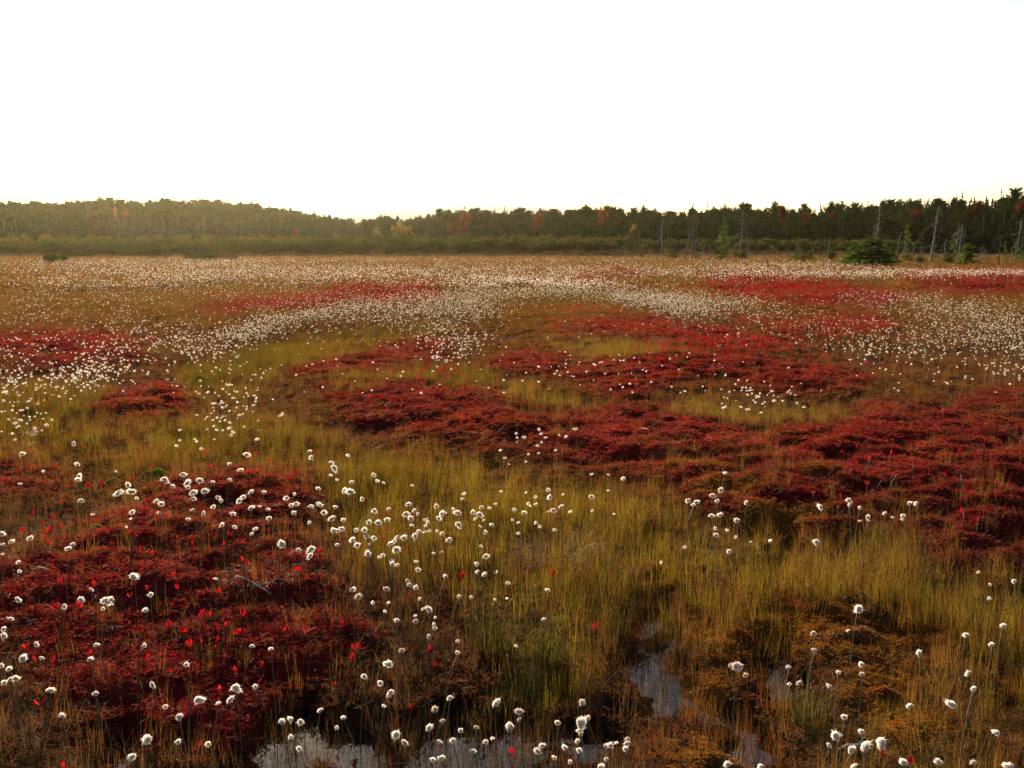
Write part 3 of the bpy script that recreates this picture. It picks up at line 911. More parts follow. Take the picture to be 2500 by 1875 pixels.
kind_word = {"spruce": "spruce", "ragged": "ragged spruce", "young": "young spruce", "pine": "dense pine", "leaf": "hardwood tree"}
chosen, rest = [], []
for t in trees:
    v, D, x, f, kind, row = t
    inview = -20 < v < 2232
    if inview and (row in (0, 1, 9) or (row == 7 and f > 0.99)):
        chosen.append(t)
    else:
        rest.append(t)
chosen = chosen if len(chosen) <= 290 else [t for t in chosen if t[5] == 9] + random.sample([t for t in chosen if t[5] != 9], 255)
cs = set((t[0], t[1]) for t in chosen)
rest = [t for t in trees if (t[0], t[1]) not in cs]
nine = {}
for v, D, x, f, kind, row in chosen:
    y = D
    h = max(3.0, sky_top(v, D) * f - H1(x, y))
    wd = {"spruce": rng.uniform(0.9, 1.2) * (1.3 if v < 700 else 1.1), "ragged": rng.uniform(0.9, 1.15), "young": 1.0, "pine": rng.uniform(0.9, 1.15), "leaf": rng.uniform(0.8, 1.1)}[kind]
    if row == 9:
        lb = "tall %s above the tree line %s" % (kind_word[kind], where(v))
        wd *= 0.8
    elif row == 7:
        lb = "%s on the skyline %s" % (kind_word[kind], where(v))
    else:
        lb = "%s in the %%s row %s" % (kind_word[kind], where(v)) % ("front" if row == 0 else "second") if True else "%s%s" % (kind_word[kind], where(v))
    tree_object(kind, x, y, h, lb, "trees of the forest behind the bog", width=wd)
# deeper rows that read as one mass
pts, rot, scl, idx = [], [], [], []
protos = spruce_crowns + ragged_crowns + leaf_crowns + forest_young + pine_crowns
base_i = {"spruce": (0, 5), "ragged": (5, 9), "leaf": (9, 13), "young": (13, 16), "pine": (16, 20)}
for v, D, x, f, kind, row in rest:
    z = H1(x, D)
    h = max(3.0, sky_top(v, D) * f - z)
    pts.append((x, D, z)); rot.append((0, 0, rng.uniform(0, 6.283))); scl.append((h * rng.uniform(.95, 1.25) * (1.3 if v < 700 else 1.1),) * 2 + (h,)); idx.append(rng.integers(*base_i[kind]))
scatter("forest", protos, pts, rot, scl, idx, None, "dense dark mixed forest filling the depth behind the edge trees", "forest")

# autumn trees in front of the wood: photo pixel of the crown's middle, its half width
for k, px, py, rr, lb in [("leaforange", 1130, 546, 26, "bright orange autumn tree below the pale far hills"), ("leaforange", 1108, 556, 16, "small orange autumn tree touching the bright orange one"), ("leafyellow", 924, 566, 16, "small yellow autumn tree left of the wide yellow tree"),
                          ("leafyellow", 974, 562, 24, "wide yellow autumn tree below the pale far hills"), ("leafyellow", 1004, 568, 20, "yellow-green autumn tree right of the wide yellow tree"), ("leafyellow", 1548, 568, 24, "lone yellow autumn tree left of the pale bare snag"),
                          ("leafyellow", 2, 580, 16, "yellow tree cut by the left edge of the photo"), ("leaforange", 1312, 535, 16, "dull orange crown high in the wood right of the pale hills"), ("leaforange", 1468, 527, 18, "orange crown just under the skyline left of the dead poles"),
                          ("leafred", 1903, 520, 16, "red crown at the skyline above the leaning dead pole"), ("leafred", 1960, 538, 16, "dull red crown in the wood above the low wide spruces"), ("leafred", 2021, 540, 18, "dull red crown in the wood left of the big dark bush"),
                          ("leafred", 2216, 538, 26, "wide crimson crown behind the arched dead trees"), ("leafred", 2372, 509, 16, "small crimson crown high in the wood at the right"), ("leafred", 2470, 511, 18, "crimson crown near the skyline at the right edge"),
                          ("leafred", 2352, 531, 18, "crimson crown behind the twin dead trunks"), ("leaforange", 292, 517, 12, "faint orange crown on the wooded rise at the left"), ("leaforange", 318, 519, 10, "small faint orange crown on the wooded rise at the left"), ("leafred", 731, 567, 11, "small red tree at the foot of the wooded rise")]:
    v = px * VS
    D = near_d(v) + (8 if py > 545 else 22)
    x = (px - CX) / F_PX * D
    topz = CAM_Z + (HORIZON - (py - rr * 1.15)) / F_PX * D
    z = H1(x, D)
    h = topz - z
    tree_object(k, x, D, h, lb, None, width=min(1.3, (rr / F_PX * D) / (0.40 * h)))

# shrub belt between bog and wood
def bush_mesh(nb, mat, leaf):
    mb_ = MB()
    for _ in range(nb):
        a, rr = rng.uniform(0, 6.283), 0.42 * math.sqrt(rng.random())
        c = np.array([math.cos(a) * rr, math.sin(a) * rr, rng.uniform(0.3, 0.72)])
        tube(mb_, [(c[0] * 0.3, c[1] * 0.3, -0.04), tuple(c * (0.7, 0.7, 0.6)), tuple(c + (0, 0, 0.12))], [0.006, 0.004, 0.002], 4, 1)
        for _ in range(56):
            p_ = c + rdir() * np.array([0.17, 0.17, 0.22]) * rng.uniform(0.4, 1.1)
            p_[2] = max(p_[2], 0.03)
            flake(mb_, p_, rdir(0), leaf * rng.uniform(0.6, 1.3), 0.8)
    return mb_.mesh("shrub", [mat, M["bark"]])
bushes = [bush_mesh(16, M["shrub"], 0.10) for _ in range(6)]
def bush_band(v):
    return "under the left wooded rise" if v < 700 else "below the pale far hills" if v < 1200 else "right of the pale hills" if v < 1600 else "behind the dead trees"
n_b = 0
for row, (d0, d1, h0, h1) in enumerate(((122, 128, 1.5, 2.2), (132, 140, 1.9, 2.5), (146, 156, 2.1, 2.7), (162, 172, 2.3, 3.0))):
    for vx in np.arange(-60, 2290, 46 if row < 3 else 56):
        v = vx + rng.uniform(-14, 14)
        if v > 1050 and row == 0: continue
        if v > 1350 and row <= 1: continue
        if v > 2080: continue
        if row == 0 and v > 300 and rng.random() < 0.45: continue
        D = rng.uniform(d0, d1)
        x = (v / VS - CX) / F_PX * D
        h = rng.uniform(h0, h1) * (0.85 if v > 1350 else 1.0)
        w_ = rng.uniform(3.6, 5.2)
        o = new("alder_shrub", random.choice(bushes), None, (x, D, H1(x, D)), (0, 0, rng.uniform(0, 6.283)), (w_, w_, h / 0.93))
        tag(o, "olive shrub in %s row of the belt %s" % (("front", "second", "third", "back")[row], bush_band(v)), "shrub", "olive shrubs of the belt before the wood")
        n_b += 1
# shrubs standing free in the white field
for px, py, w_, h, lb in [(378, 628, 2.6, 1.5, "round dark shrub standing alone in the cottongrass"), (474, 632, 1.9, 1.0, "low green shrub in the cottongrass right of the round dark shrub"), (520, 632, 2.0, 0.9, "low wide green shrub beside another in the far cottongrass"), (140, 640, 2.0, 1.1, "green shrub in the far cottongrass at the left edge of the belt"),
                          (318, 625, 2.4, 1.1, "low shrub just left of the round dark shrub"), (195, 626, 3.0, 1.2, "spreading shrub in front of the belt at far left"), (565, 630, 1.4, 0.7, "tiny shrub in the far cottongrass right of the paired shrubs"), (1468, 622, 1.8, 0.8, "small shrub in the pale far field left of the bare snag")]:
    x, y = unproject(px, py + 8, 0.0)
    o = new("bog_shrub", random.choice(bushes), None, (x, y, H1(x, y)), (0, 0, rng.uniform(0, 6.283)), (w_, w_, h))
    tag(o, lb, "shrub")

# ---- dead trees: photo pixels of the trunk line and of each branch
def snag(label, trunk_px, width_px, branches, mat="snag", name="dead_tree", top_px=None, cat="dead tree"):
    bx, by = trunk_px[0]
    x0, y0 = unproject(bx, by, 0.0)
    y0 = float(min(y0, 100))
    D = y0 * CP + CAM_Z * SP
    s = D / F_PX
    x0 = (bx - CX) * s
    z0 = H1(x0, y0)
    e = new(name, None, None, (x0, y0, z0))
    def w3(p, dy=0.0):
        return ((p[0] - bx) * s, dy, (by - p[1]) * s)
    mb_ = MB()
    pts = []
    k = 4
    for i in range(len(trunk_px) - 1):
        a, b = np.array(trunk_px[i], float), np.array(trunk_px[i + 1], float)
        for j in range(k):
            pts.append(a + (b - a) * j / k)
    pts.append(np.array(trunk_px[-1], float))
    P3 = []
    dyy = 0.0
    for i, p_ in enumerate(pts):
        dyy += rng.normal(0, 0.03)
        q = np.array(w3(p_, dyy)) + (0 if i == 0 else rng.normal(0, 0.008, 3))
        P3.append(q)
    P3[0] = P3[0] - np.array([0, 0, 0.15])
    rad = [width_px * 0.98 * s * 0.5 * (1.25 if i == 0 else 1 - 0.62 * i / (len(P3) - 1)) for i in range(len(P3))]
    tube(mb_, P3, rad, 7)
    new("trunk", mb_.mesh("trunk", [M[mat]], True), e)
    for br in branches:
        mb_ = MB()
        q0 = min(range(len(pts)), key=lambda i: abs(pts[i][1] - br[0][1]) + 0.3 * abs(pts[i][0] - br[0][0]))
        d0, d1 = P3[q0][1], P3[q0][1] + rng.uniform(-0.5, 0.5)
        bp_ = [np.array(P3[q0])] + [np.array(w3(p_, d0 + (d1 - d0) * (i + 1) / len(br))) for i, p_ in enumerate(br[1:])]
        r0 = min(rad[q0] * 0.75, width_px * s * 0.22 + 0.01)
        tube(mb_, bp_, [r0 * (1 - 0.75 * i / (len(bp_) - 1)) for i in range(len(bp_))], 5)
        bo = new("branch", mb_.mesh("branch", [M[mat]], True), e)
        for _ in range(3):                        # fine twigs
            mb_ = MB()
            i = rng.integers(1, len(bp_))
            d = rng.normal(0, 1, 3) * np.array([1, 0.7, 0.5]) - np.array([0, 0, 0.4])
            d /= np.linalg.norm(d)
            l_ = rng.uniform(0.15, 0.5)
            tube(mb_, [bp_[i], bp_[i] + d * l_ * 0.5, bp_[i] + d * l_ + np.array([0, 0, -0.05])], [0.008, 0.006, 0.003], 4)
            new("twig", mb_.mesh("twig", [M[mat]], True), bo)
    return tag(e, label, cat)

def stubs(trunk_px, n, length, droop=0.3, lo=0.25, hi=0.97):
    n, length = int(n * 1.6) + 1, length * 1.35
    out_ = []
    a, b = np.array(trunk_px[0], float), np.array(trunk_px[-1], float)
    for i in range(n):
        t = lo + (hi - lo) * (i + rng.random()) / n
        p_ = a + (b - a) * t
        sgn = rng.choice([-1, 1])
        l_ = length * rng.uniform(0.5, 1.2) * (1.2 - 0.6 * t)
        out_.append([tuple(p_), (p_[0] + sgn * l_ * 0.5, p_[1] - l_ * 0.05), (p_[0] + sgn * l_, p_[1] + l_ * droop)])
    return out_

T = [(1618, 638), (1616, 600), (1615, 585), (1613, 566), (1615, 555), (1613.5, 538)]
snag("pale bare snag with crooked trunk, leftmost of the tall dead trees", T, 3.6, [[(1613.5, 540), (1617, 542), (1620, 548)], [(1614, 548), (1618, 550), (1620, 556)], [(1615, 578), (1608, 584), (1600, 595)], [(1615, 585), (1606, 590), (1599, 596)]] + stubs(T, 4, 7))
T = [(1671, 640), (1678, 605), (1685, 580), (1690, 562)]
snag("thin dead pole leaning against the paired tall poles", T, 3.0, [[(1680, 600), (1681, 580), (1683, 562)], [(1684, 585), (1680, 575), (1681, 566)]], "snag_dark")
T = [(1690, 637), (1691, 580), (1692, 526)]
snag("thick straight dead pole, left one of the tall pair", T, 4.2, stubs(T, 4, 5), "snag_dark")
T = [(1696, 637), (1698, 580), (1700, 521)]
snag("thin straight dead pole, right one of the tall pair", T, 3.0, stubs(T, 5, 5), "snag_dark")
T = [(1650, 632), (1651, 610), (1651, 589)]
snag("short dead spruce pole above a low green bush", T, 2.6, stubs(T, 5, 6), "snag_dark")
T = [(1806, 634), (1808, 590), (1809, 550), (1811, 514)]
snag("tall dead tree with ragged twigs right of the open green spruce", T, 3.0, stubs(T, 10, 14, 0.4) + [[(1809, 560), (1815, 563), (1818, 570)]], "snag")
T = [(1881, 664), (1872, 643), (1864, 624)]
snag("dark broken pole leaning left in the red and white field", T, 3.2, [], "snag_dark", "dead_pole")
for bx, by, tx, ty, w_, lb in [(1736, 633, 1736, 612, 2.2, "short grey stump left of the open green spruce"), (1786, 630, 1788, 605, 2.4, "short dead stem right of the open green spruce"), (1926, 636, 1924, 605, 2.6, "grey dead stem at the left end of the low wide spruce"), (1895, 635, 1896, 619, 1.8, "tiny dead stem in the pale field right of the leaning pole"),
                               (2001, 636, 2001, 607, 2.2, "thin dead stem right of the low wide spruce"), (2009, 634, 2013, 586, 2.4, "slender dead pole left of the big dark bush"), (2020, 635, 2025, 580, 2.4, "slender dead pole nearest the big dark bush on its left side"), (1609, 636, 1610, 620, 2.2, "dark stub left of the pale bare snag"),
                               (1626, 634, 1626, 616, 2.2, "dark stub right of the pale bare snag"), (2031, 632, 2030, 611, 1.8, "short dead stem beside the big dark bush"), (1528, 634, 1528, 612, 2.2, "short dark post, second from the left in the row of small posts"), (1547, 634, 1548, 596, 2.4, "tall thin dark post in the row of small posts"), (1502, 637, 1504, 608, 1.6, "thin leaning grey post, leftmost of the row of small posts"),
                               (2466, 647, 2468, 607, 2.4, "thin dead stem between the last two bare snags"), (2496, 650, 2495, 618, 3.0, "thick stump cut by the right edge of the photo"), (1578, 638, 1585, 622, 3.0, "low dark tilted stump beside the small spruce")]:
    T = [(bx, by), ((bx + tx) / 2 + rng.normal(0, 0.4), (by + ty) / 2), (tx, ty)]
    snag(lb, T, w_, stubs(T, 2, 4) if by - ty > 25 else [], "snag_dark" if rng.random() < 0.6 else "snag", "dead_pole")
T = [(2136, 612), (2140, 570), (2141, 540), (2143, 501)]
snag("tall dead top rising out of the big dark bush", [(2133, 640)] + T, 4.6, [[(2141, 530), (2148, 527), (2150, 530)], [(2140, 570), (2155, 578), (2168, 594)], [(2139, 573), (2130, 570), (2127, 571)], [(2141, 556), (2146, 560), (2147, 572)]] + stubs(T, 6, 9))
T = [(2128, 640), (2130, 598), (2137, 548)]
snag("second grey dead top rising out of the big dark bush", T, 3.4, stubs(T, 5, 8))
T = [(2190, 640), (2193, 600), (2197, 570)]
snag("thick broken trunk with branches drooping to the right", T, 5.0, [[(2197, 571), (2205, 585), (2215, 605), (2224, 620)], [(2196, 570), (2189, 571), (2185, 580)], [(2196, 575), (2210, 590), (2218, 612)]], "snag_dark")
T = [(2228, 634), (2230, 610), (2241, 588), (2250, 574)]
snag("dead trunk bending over in an arch to the right", T, 3.8, [[(2250, 574), (2256, 560), (2266, 553), (2276, 550)], [(2246, 578), (2251, 582), (2255, 588)], [(2230, 606), (2229, 600), (2230, 596)]], "snag_dark")
T = [(2272, 645), (2277, 590), (2280, 562), (2282, 530), (2287, 505)]
snag("tallest bare snag with a long arching branch to the left", T, 4.6, [[(2281, 550), (2268, 554), (2256, 560), (2247, 572)], [(2281, 550), (2290, 551), (2297, 556)], [(2280, 562), (2293, 564), (2298, 572)], [(2276, 600), (2264, 604), (2258, 606)]] + stubs(T, 5, 8))
T = [(2330, 640), (2333, 600), (2338, 560)]
snag("left of the twin dead trunks, dark and stout", T, 4.4, [[(2336, 565), (2330, 572), (2326, 578)]] + stubs(T, 6, 10), "snag")
T = [(2340, 643), (2342, 600), (2345, 550)]
snag("right of the twin dead trunks with drooping branches", T, 4.0, [[(2345, 566), (2355, 575), (2362, 586)], [(2344, 572), (2352, 590), (2358, 600)], [(2343, 590), (2352, 600), (2356, 612)]] + stubs(T, 6, 12), "snag")
for bx, by, tx, ty, w_, lb in [(2160, 641, 2166, 587, 2.8, "thin bent snag on the right of the big dark bush"), (2252, 641, 2244, 600, 2.6, "short bent snag between the arched trunk and the tallest snag"), (2300, 644, 2306, 586, 3.0, "grey bent snag between the tallest snag and the twin trunks"),
                               (2214, 637, 2207, 592, 2.6, "thin tilted snag behind the thick broken trunk"), (2392, 649, 2396, 602, 2.6, "short bare snag right of the dark spreading spruce"), (2410, 647, 2403, 612, 2.4, "short tilted snag left of the slim bare one"), (1826, 634, 1830, 592, 2.2, "thin grey snag right of the ragged dead tree"), (1716, 635, 1721, 596, 2.2, "thin grey snag right of the paired poles")]:
    T = [(bx, by), ((bx + tx) / 2 + rng.normal(0, 2.5), (by + ty) / 2), (tx, ty)]
    snag(lb, T, w_, stubs(T, 5, 10, 0.6), "snag")
T = [(2438, 652), (2437.5, 610), (2437, 576)]
snag("slim bare snag with a side branch to the left", T, 3.0, [[(2437, 585), (2430, 585), (2424, 590)], [(2437, 600), (2428, 604), (2420, 606)]] + stubs(T, 4, 8), "snag_dark")
T = [(2476, 649), (2480, 600), (2484, 560), (2486, 539)]
snag("crooked grey snag nearest the right edge of the photo", T, 4.0, [[(2485, 548), (2480, 546), (2481, 542)], [(2483, 568), (2490, 572), (2496, 580)], [(2481, 590), (2490, 600), (2494, 606)]] + stubs(T, 6, 10), "snag")

# ---- living spruces among the snags
open_crown = conifer_crown(M["young_spruce"], R=0.30, whorls=15, per=7, droop=0.2, gap=0.16, size=0.42, power=0.55, t0=0.18)
low_crowns = [conifer_crown(M["young_spruce"], R=0.55, whorls=18, per=14, droop=0.12, gap=0.05, size=0.34, power=0.5, t0=0.05, up=0.15, clumps=5) for _ in range(3)]
dark_low = [conifer_crown(M["young_spruce"], R=0.55, whorls=24, per=16, droop=0.1, gap=0.03, size=0.30, power=0.45, t0=0.04, up=0.15, clumps=6) for _ in range(2)]
def small_spruce(label, px, base_py, top_py, half_px, crown, D_off=0.0):
    x, y = unproject(px, base_py, 0.0)
    y = min(y, 100) + D_off
    D = y * CP + CAM_Z * SP
    x = (px - CX) * D / F_PX
    h = (base_py - top_py) * D / F_PX * (1.25 if half_px < 30 else 1.0)
    w_ = half_px * D / F_PX
    R_nom = 0.55 if crown in low_crowns + dark_low else 0.30
    e = new("bog_spruce", None, None, (x, y, H1(x, y)), (0, 0, rng.uniform(0, 6.283)), (w_ / R_nom, w_ / R_nom, h))
    new("trunk", random.choice(conifer_trunks), e)
    new("crown", crown, e)
    return tag(e, label, "spruce", "living spruces among the snags")
small_spruce("tall open green spruce between the pole pair and the ragged dead tree", 1764, 636, 547, 19, open_crown)
small_spruce("slim young spruce close against the tall open one", 1773, 635, 588, 11, open_crown, 0.6)
small_spruce("tiny dark spruce near the row of small posts", 1566, 631, 605, 8, young_crowns[0])
small_spruce("low green spruce bush right of the pale bare snag", 1643, 633, 613, 17, low_crowns[0])
small_spruce("small green spruce bush at the foot of the paired poles", 1703, 636, 622, 9, low_crowns[1])
small_spruce("small upright spruce left of the ragged dead tree", 1796, 633, 604, 9, young_crowns[1])
small_spruce("low green spruce bush under the ragged dead tree", 1813, 634, 615, 14, low_crowns[2])
small_spruce("green spruce sprawl at the foot of the tall open spruce", 1762, 637, 618, 20, low_crowns[1])
small_spruce("low wide green spruce mat in the white field", 1962, 640, 618, 36, low_crowns[0])
small_spruce("upright green tip on the right of the low wide spruce", 1978, 637, 602, 13, young_crowns[2])
small_spruce("upright pale tip on the left of the low wide spruce", 1945, 636, 608, 10, young_crowns[0])
small_spruce("green spruce bush between low wide spruce and big bush", 2030, 638, 612, 17, low_crowns[2])
small_spruce("big dark green spruce bush, broadest among the snags", 2125, 652, 578, 64, dark_low[0])
small_spruce("dark spruce bush leaning out on the left of the big one", 2082, 647, 607, 28, dark_low[1], -0.5)
small_spruce("green spruce on the right flank of the big dark bush", 2165, 646, 590, 26, low_crowns[1], 0.5)
small_spruce("small spruce clump under the arched dead trunk", 2213, 641, 620, 16, low_crowns[0])
small_spruce("slender spruce with a bushy top behind the thick broken trunk", 2212, 632, 559, 13, open_crown, 1.5)
small_spruce("low olive spruce bush left of the tallest snag", 2245, 646, 628, 17, low_crowns[2])
small_spruce("olive spruce behind the foot of the tallest snag", 2277, 641, 598, 14, open_crown, 1.0)
small_spruce("low dark spruce bush left of the twin trunks", 2312, 648, 624, 18, dark_low[1])
small_spruce("olive spruce wrapped round the twin dead trunks", 2326, 644, 583, 15, open_crown, 0.8)
small_spruce("dark spreading spruce right of the twin trunks", 2360, 650, 606, 24, dark_low[0])
small_spruce("thin dark spruce beside the slim bare snag", 2452, 645, 598, 9, open_crown, 0.8)
small_spruce("dark spruce against the crooked snag at right edge", 2478, 650, 600, 12, open_crown, 0.6)
small_spruce("dark spruce behind the stump at the right edge", 2494, 640, 590, 12, young_crowns[1], 1.0)

# ------------------------------------------------------------------ moss mounds
def mound(label, px, py, rx, ry, mat, hgt=0.38, name="moss_mound", deep=0.75):
    x, y = unproject(px, py + ry * 0.6, 0.03)
    D = y * CP + CAM_Z * SP
    R = rx * D / F_PX
    Hh = min(ry * 1.25 * D / F_PX, R * 0.8) * hgt / 0.5
    e = new(name, None, None, (x, y, H1(x, y) - 0.015))
    nr_, na = 9, 26
    sd = int(rng.integers(0, 1000))
    F = []
    def surf(t, a):
        t, a = np.asarray(t, float), np.asarray(a, float)
        k = 0.85 + 0.35 * fbm(np.cos(a) * 1.3 + 5, np.sin(a) * 1.3 + sd, sd, 2)
        xx, yy = R * t * k * np.cos(a), R * deep * t * k * np.sin(a)
        lump = 1 + 0.6 * (fbm(xx * 12 + sd, yy * 12, sd, 3) - 0.5)
        return np.stack([xx, yy, Hh * np.maximum(0.0, 1 - t ** 2.2) * lump - 0.03 * t], 1)
    tt, aa = np.meshgrid(np.arange(1, nr_ + 1) / nr_, 6.283185 * np.arange(na) / na, indexing="ij")
    V = np.concatenate([[(0, 0, Hh)], surf(tt.ravel(), aa.ravel())]) * np.array([0.96, 0.96, 0.86])
    for j in range(na):
        F.append((0, 1 + j, 1 + (j + 1) % na))
    for i in range(nr_ - 1):
        for j in range(na):
            a, b = 1 + i * na + j, 1 + i * na + (j + 1) % na
            F += [(a, a + na, b + na), (a, b + na, b)]
    mb_ = MB(); mb_.add(V, F)
    new("peat_core", mb_.mesh("peat_core", [M["peat"]], True), e)
    mb_ = MB()
    n = int(np.clip(26000 * R * R, 320, 2200))
    ll = 0.013 if D < 6 else 0.020
    c0 = np.repeat(surf(np.sqrt(rng.random(n)), rng.uniform(0, 6.283, n)), 7, 0)
    m7 = len(c0)
    d = c0 / R * np.array([0.8, 0.8, 0]) + np.array([0, 0, 0.8]) + rng.normal(0, 0.75, (m7, 3))
    d /= np.linalg.norm(d, axis=1, keepdims=True)
    l_ = (ll * rng.uniform(0.5, 1.3, m7))[:, None]
    sd_ = np.cross(d, rng.normal(size=(m7, 3)))
    sd_ /= np.linalg.norm(sd_, axis=1, keepdims=True)
    q4 = np.stack([c0, c0 + d * l_ * .5 + sd_ * ll * .16, c0 + d * l_, c0 + d * l_ * .5 - sd_ * ll * .16], 1).reshape(-1, 3)
    i4 = np.arange(m7)[:, None] * 4
    mb_.add(q4, np.concatenate([i4 + np.array([0, 1, 2]), i4 + np.array([0, 2, 3])]))
    new("moss_cover", mb_.mesh("moss_cover", [M[mat]]), e)["kind"] = "stuff"
    return tag(e, label, "moss mound")

for a in [("small round brown moss mound left of the rust-red one", 1736, 1516, 38, 24, "moss_brown"), ("rust-red moss mound beside the small dark pool", 1800, 1556, 46, 30, "moss_rust"), ("large golden-brown moss mound, highest of the right group", 1937, 1508, 58, 36, "moss_brown"),
          ("brown moss mound adjoining the highest one on its right", 2085, 1487, 54, 28, "moss_brown"), ("brown moss hump between the two highest mounds", 2008, 1498, 44, 28, "moss_brown"), ("small rusty moss hump in front of the highest mounds", 2051, 1528, 32, 22, "moss_rust"),
          ("long flat brown moss mound below the highest ones", 2075, 1566, 96, 32, "moss_brown"), ("low brown moss mound at the right under the sedge", 2268, 1542, 60, 22, "moss_brown"), ("flat brown moss mound above the long dark pool", 1709, 1643, 70, 26, "moss_brown"),
          ("orange-brown moss mound behind the bottom cottongrass pair", 2157, 1705, 46, 28, "moss_rust"), ("golden moss mound at the bottom edge by the pool", 1743, 1838, 92, 44, "moss_brown"), ("faint brown moss mound low at the right edge", 2420, 1704, 54, 24, "moss_brown"), ("small brown moss hump left of the orange-brown mound", 2096, 1687, 44, 22, "moss_brown"),
          ("bright green moss dome alone in the brown grass", 488, 930, 34, 20, "moss_green"), ("long bright green moss strip at the edge of the red mat", 521, 1130, 66, 17, "moss_green"), ("small yellow-green moss tuft among red leaves", 278, 1182, 22, 13, "moss_green"), ("dark green round moss mound on the left", 240, 1312, 36, 26, "moss_green"),
          ("olive moss mound left of the long green strip", 383, 1168, 44, 26, "moss_green"), ("tiny green moss cushion below the yellow-green tuft", 322, 1203, 20, 13, "moss_green"), ("rusty moss hump above the sedge at the centre right", 1595, 1395, 60, 24, "moss_rust"),
          ("dark green moss knob in the red mat at right", 1608, 1075, 30, 16, "moss_green")]:
    mound(*a)

# ------------------------------------------------------------------ tussocks and clumps one can single out
def clump(name, label, cat, px, base_py, width_px, height_px, n, mat, style, w=0.0022):
    x, y = unproject(px, base_py, 0.0)
    D = y * CP + CAM_Z * SP
    R, Hh = width_px * 0.5 * D / F_PX, height_px * D / F_PX
    mb_ = MB()
    for _ in range(n):
        a, r_ = rng.uniform(0, 6.283), R * 0.75 * math.sqrt(rng.random())
        b0 = (r_ * math.cos(a), r_ * math.sin(a), -0.03)
        if style == "up":
            tip = np.asarray(blade(mb_, b0, a, Hh * rng.uniform(0.5, 1.1), w, abs(rng.normal(0, .13)), rng.uniform(0, .3), 0, 4))
            if rng.random() < 0.5:
                s = w * 1.4
                mb_.add([tip + (s, 0, 0), tip + (-s * .5, s * .9, 0), tip + (-s * .5, -s * .9, 0), tip + (0, 0, 2.2 * s), tip + (0, 0, -1.6 * s)], [(0, 1, 3), (1, 2, 3), (2, 0, 3), (1, 0, 4), (2, 1, 4), (0, 2, 4)], 1)
        else:
            blade(mb_, b0, a + rng.normal(0, .7), Hh * rng.uniform(0.9, 1.7), w, rng.uniform(.1, .7), rng.uniform(1.0, 2.6), 0, 5)
    return tag(new(name, mb_.mesh(name, [M[mat], M["seed"]]), None, (x, y, max(H1(x, y), WATER_Z - 0.02))), label, cat)
clump("dry_grass_tussock", "pinkish tussock of dry curling grass at the centre", "tussock", 1372, 1400, 190, 80, 420, "hay", "curl", 0.0018)
clump("dry_grass_tussock", "smaller dry grass tussock right of the pinkish one", "tussock", 1470, 1440, 130, 66, 180, "hay", "curl", 0.0018)
clump("dry_grass_tussock", "curly dry grass tussock on the left red mat", "tussock", 640, 1490, 170, 50, 120, "hay", "curl", 0.0016)
clump("sedge_clump", "bright green upright sedge clump beside the dark water", "sedge clump", 1330, 1634, 140, 125, 170, "sedge_green", "up", 0.003)
clump("sedge_clump", "ochre-green upright sedge clump left of the brightest one", "sedge clump", 1195, 1612, 150, 112, 170, "sedge_green", "up", 0.003)
clump("sedge_clump", "short green sedge clump at the top of the dark channel", "sedge clump", 1500, 1568, 80, 100, 90, "sedge_green", "up", 0.0025)
clump("sedge_clump", "thin green sedges standing in the bottom pool", "sedge clump", 1190, 1775, 60, 95, 34, "sedge_green", "up", 0.003)
clump("sedge_clump", "olive sedge clump at the bottom right beside the pool", "sedge clump", 1975, 1790, 130, 120, 120, "sedge_green", "up", 0.003)
clump("red_grass_tuft", "dark crimson tuft in the bottom pool", "grass tuft", 1236, 1840, 80, 42, 150, "dark_tuft", "curl", 0.0025)
clump("red_grass_tuft", "dark crimson tuft behind the bottom cottongrass cluster", "grass tuft", 1430, 1838, 80, 30, 110, "dark_tuft", "curl", 0.0025)
clump("red_grass_tuft", "pale red tuft at the edge of the dark channel", "grass tuft", 1672, 1770, 60, 36, 90, "dark_tuft", "curl", 0.0025)

# fallen twigs
def twig(label, p0, p1, lift=0.06, r=0.0035):
    x0, y0 = unproject(p0[0], p0[1], lift); x1, y1 = unproject(p1[0], p1[1], lift)
    z0, z1 = H1(x0, y0) + lift * 0.5, H1(x1, y1) + lift * 0.5
    c = np.array([(x0 + x1) / 2, (y0 + y1) / 2, (z0 + z1) / 2])
    a, b = np.array([x0, y0, z0]) - c, np.array([x1, y1, z1]) - c
    mb_ = MB()
    tube(mb_, [a, a * 0.4 + (0, 0, 0.012), b * 0.4 + (0, 0, 0.008), b], [r, r * .9, r * .8, r * .4], 6)
    q = b * 0.2
    tube(mb_, [q, q + (b - a) * 0.15 + (0.02, 0.01, 0.03)], [r * .6, r * .2], 5)
    return tag(new("dead_twig", mb_.mesh("dead_twig", [M["twig"]], True), None, tuple(c)), label, "twig")
twig("grey fallen twig lying on the left red mat", (578, 1463), (662, 1485))
twig("pale straight twig lying on the right red mat", (1560, 1073), (1588, 1088))
twig("pale bent stick under the cottongrass at the bottom right", (2047, 1841), (2114, 1844))
twig("thin pale stick at the left edge of the red mat", (85, 1438), (125, 1448))
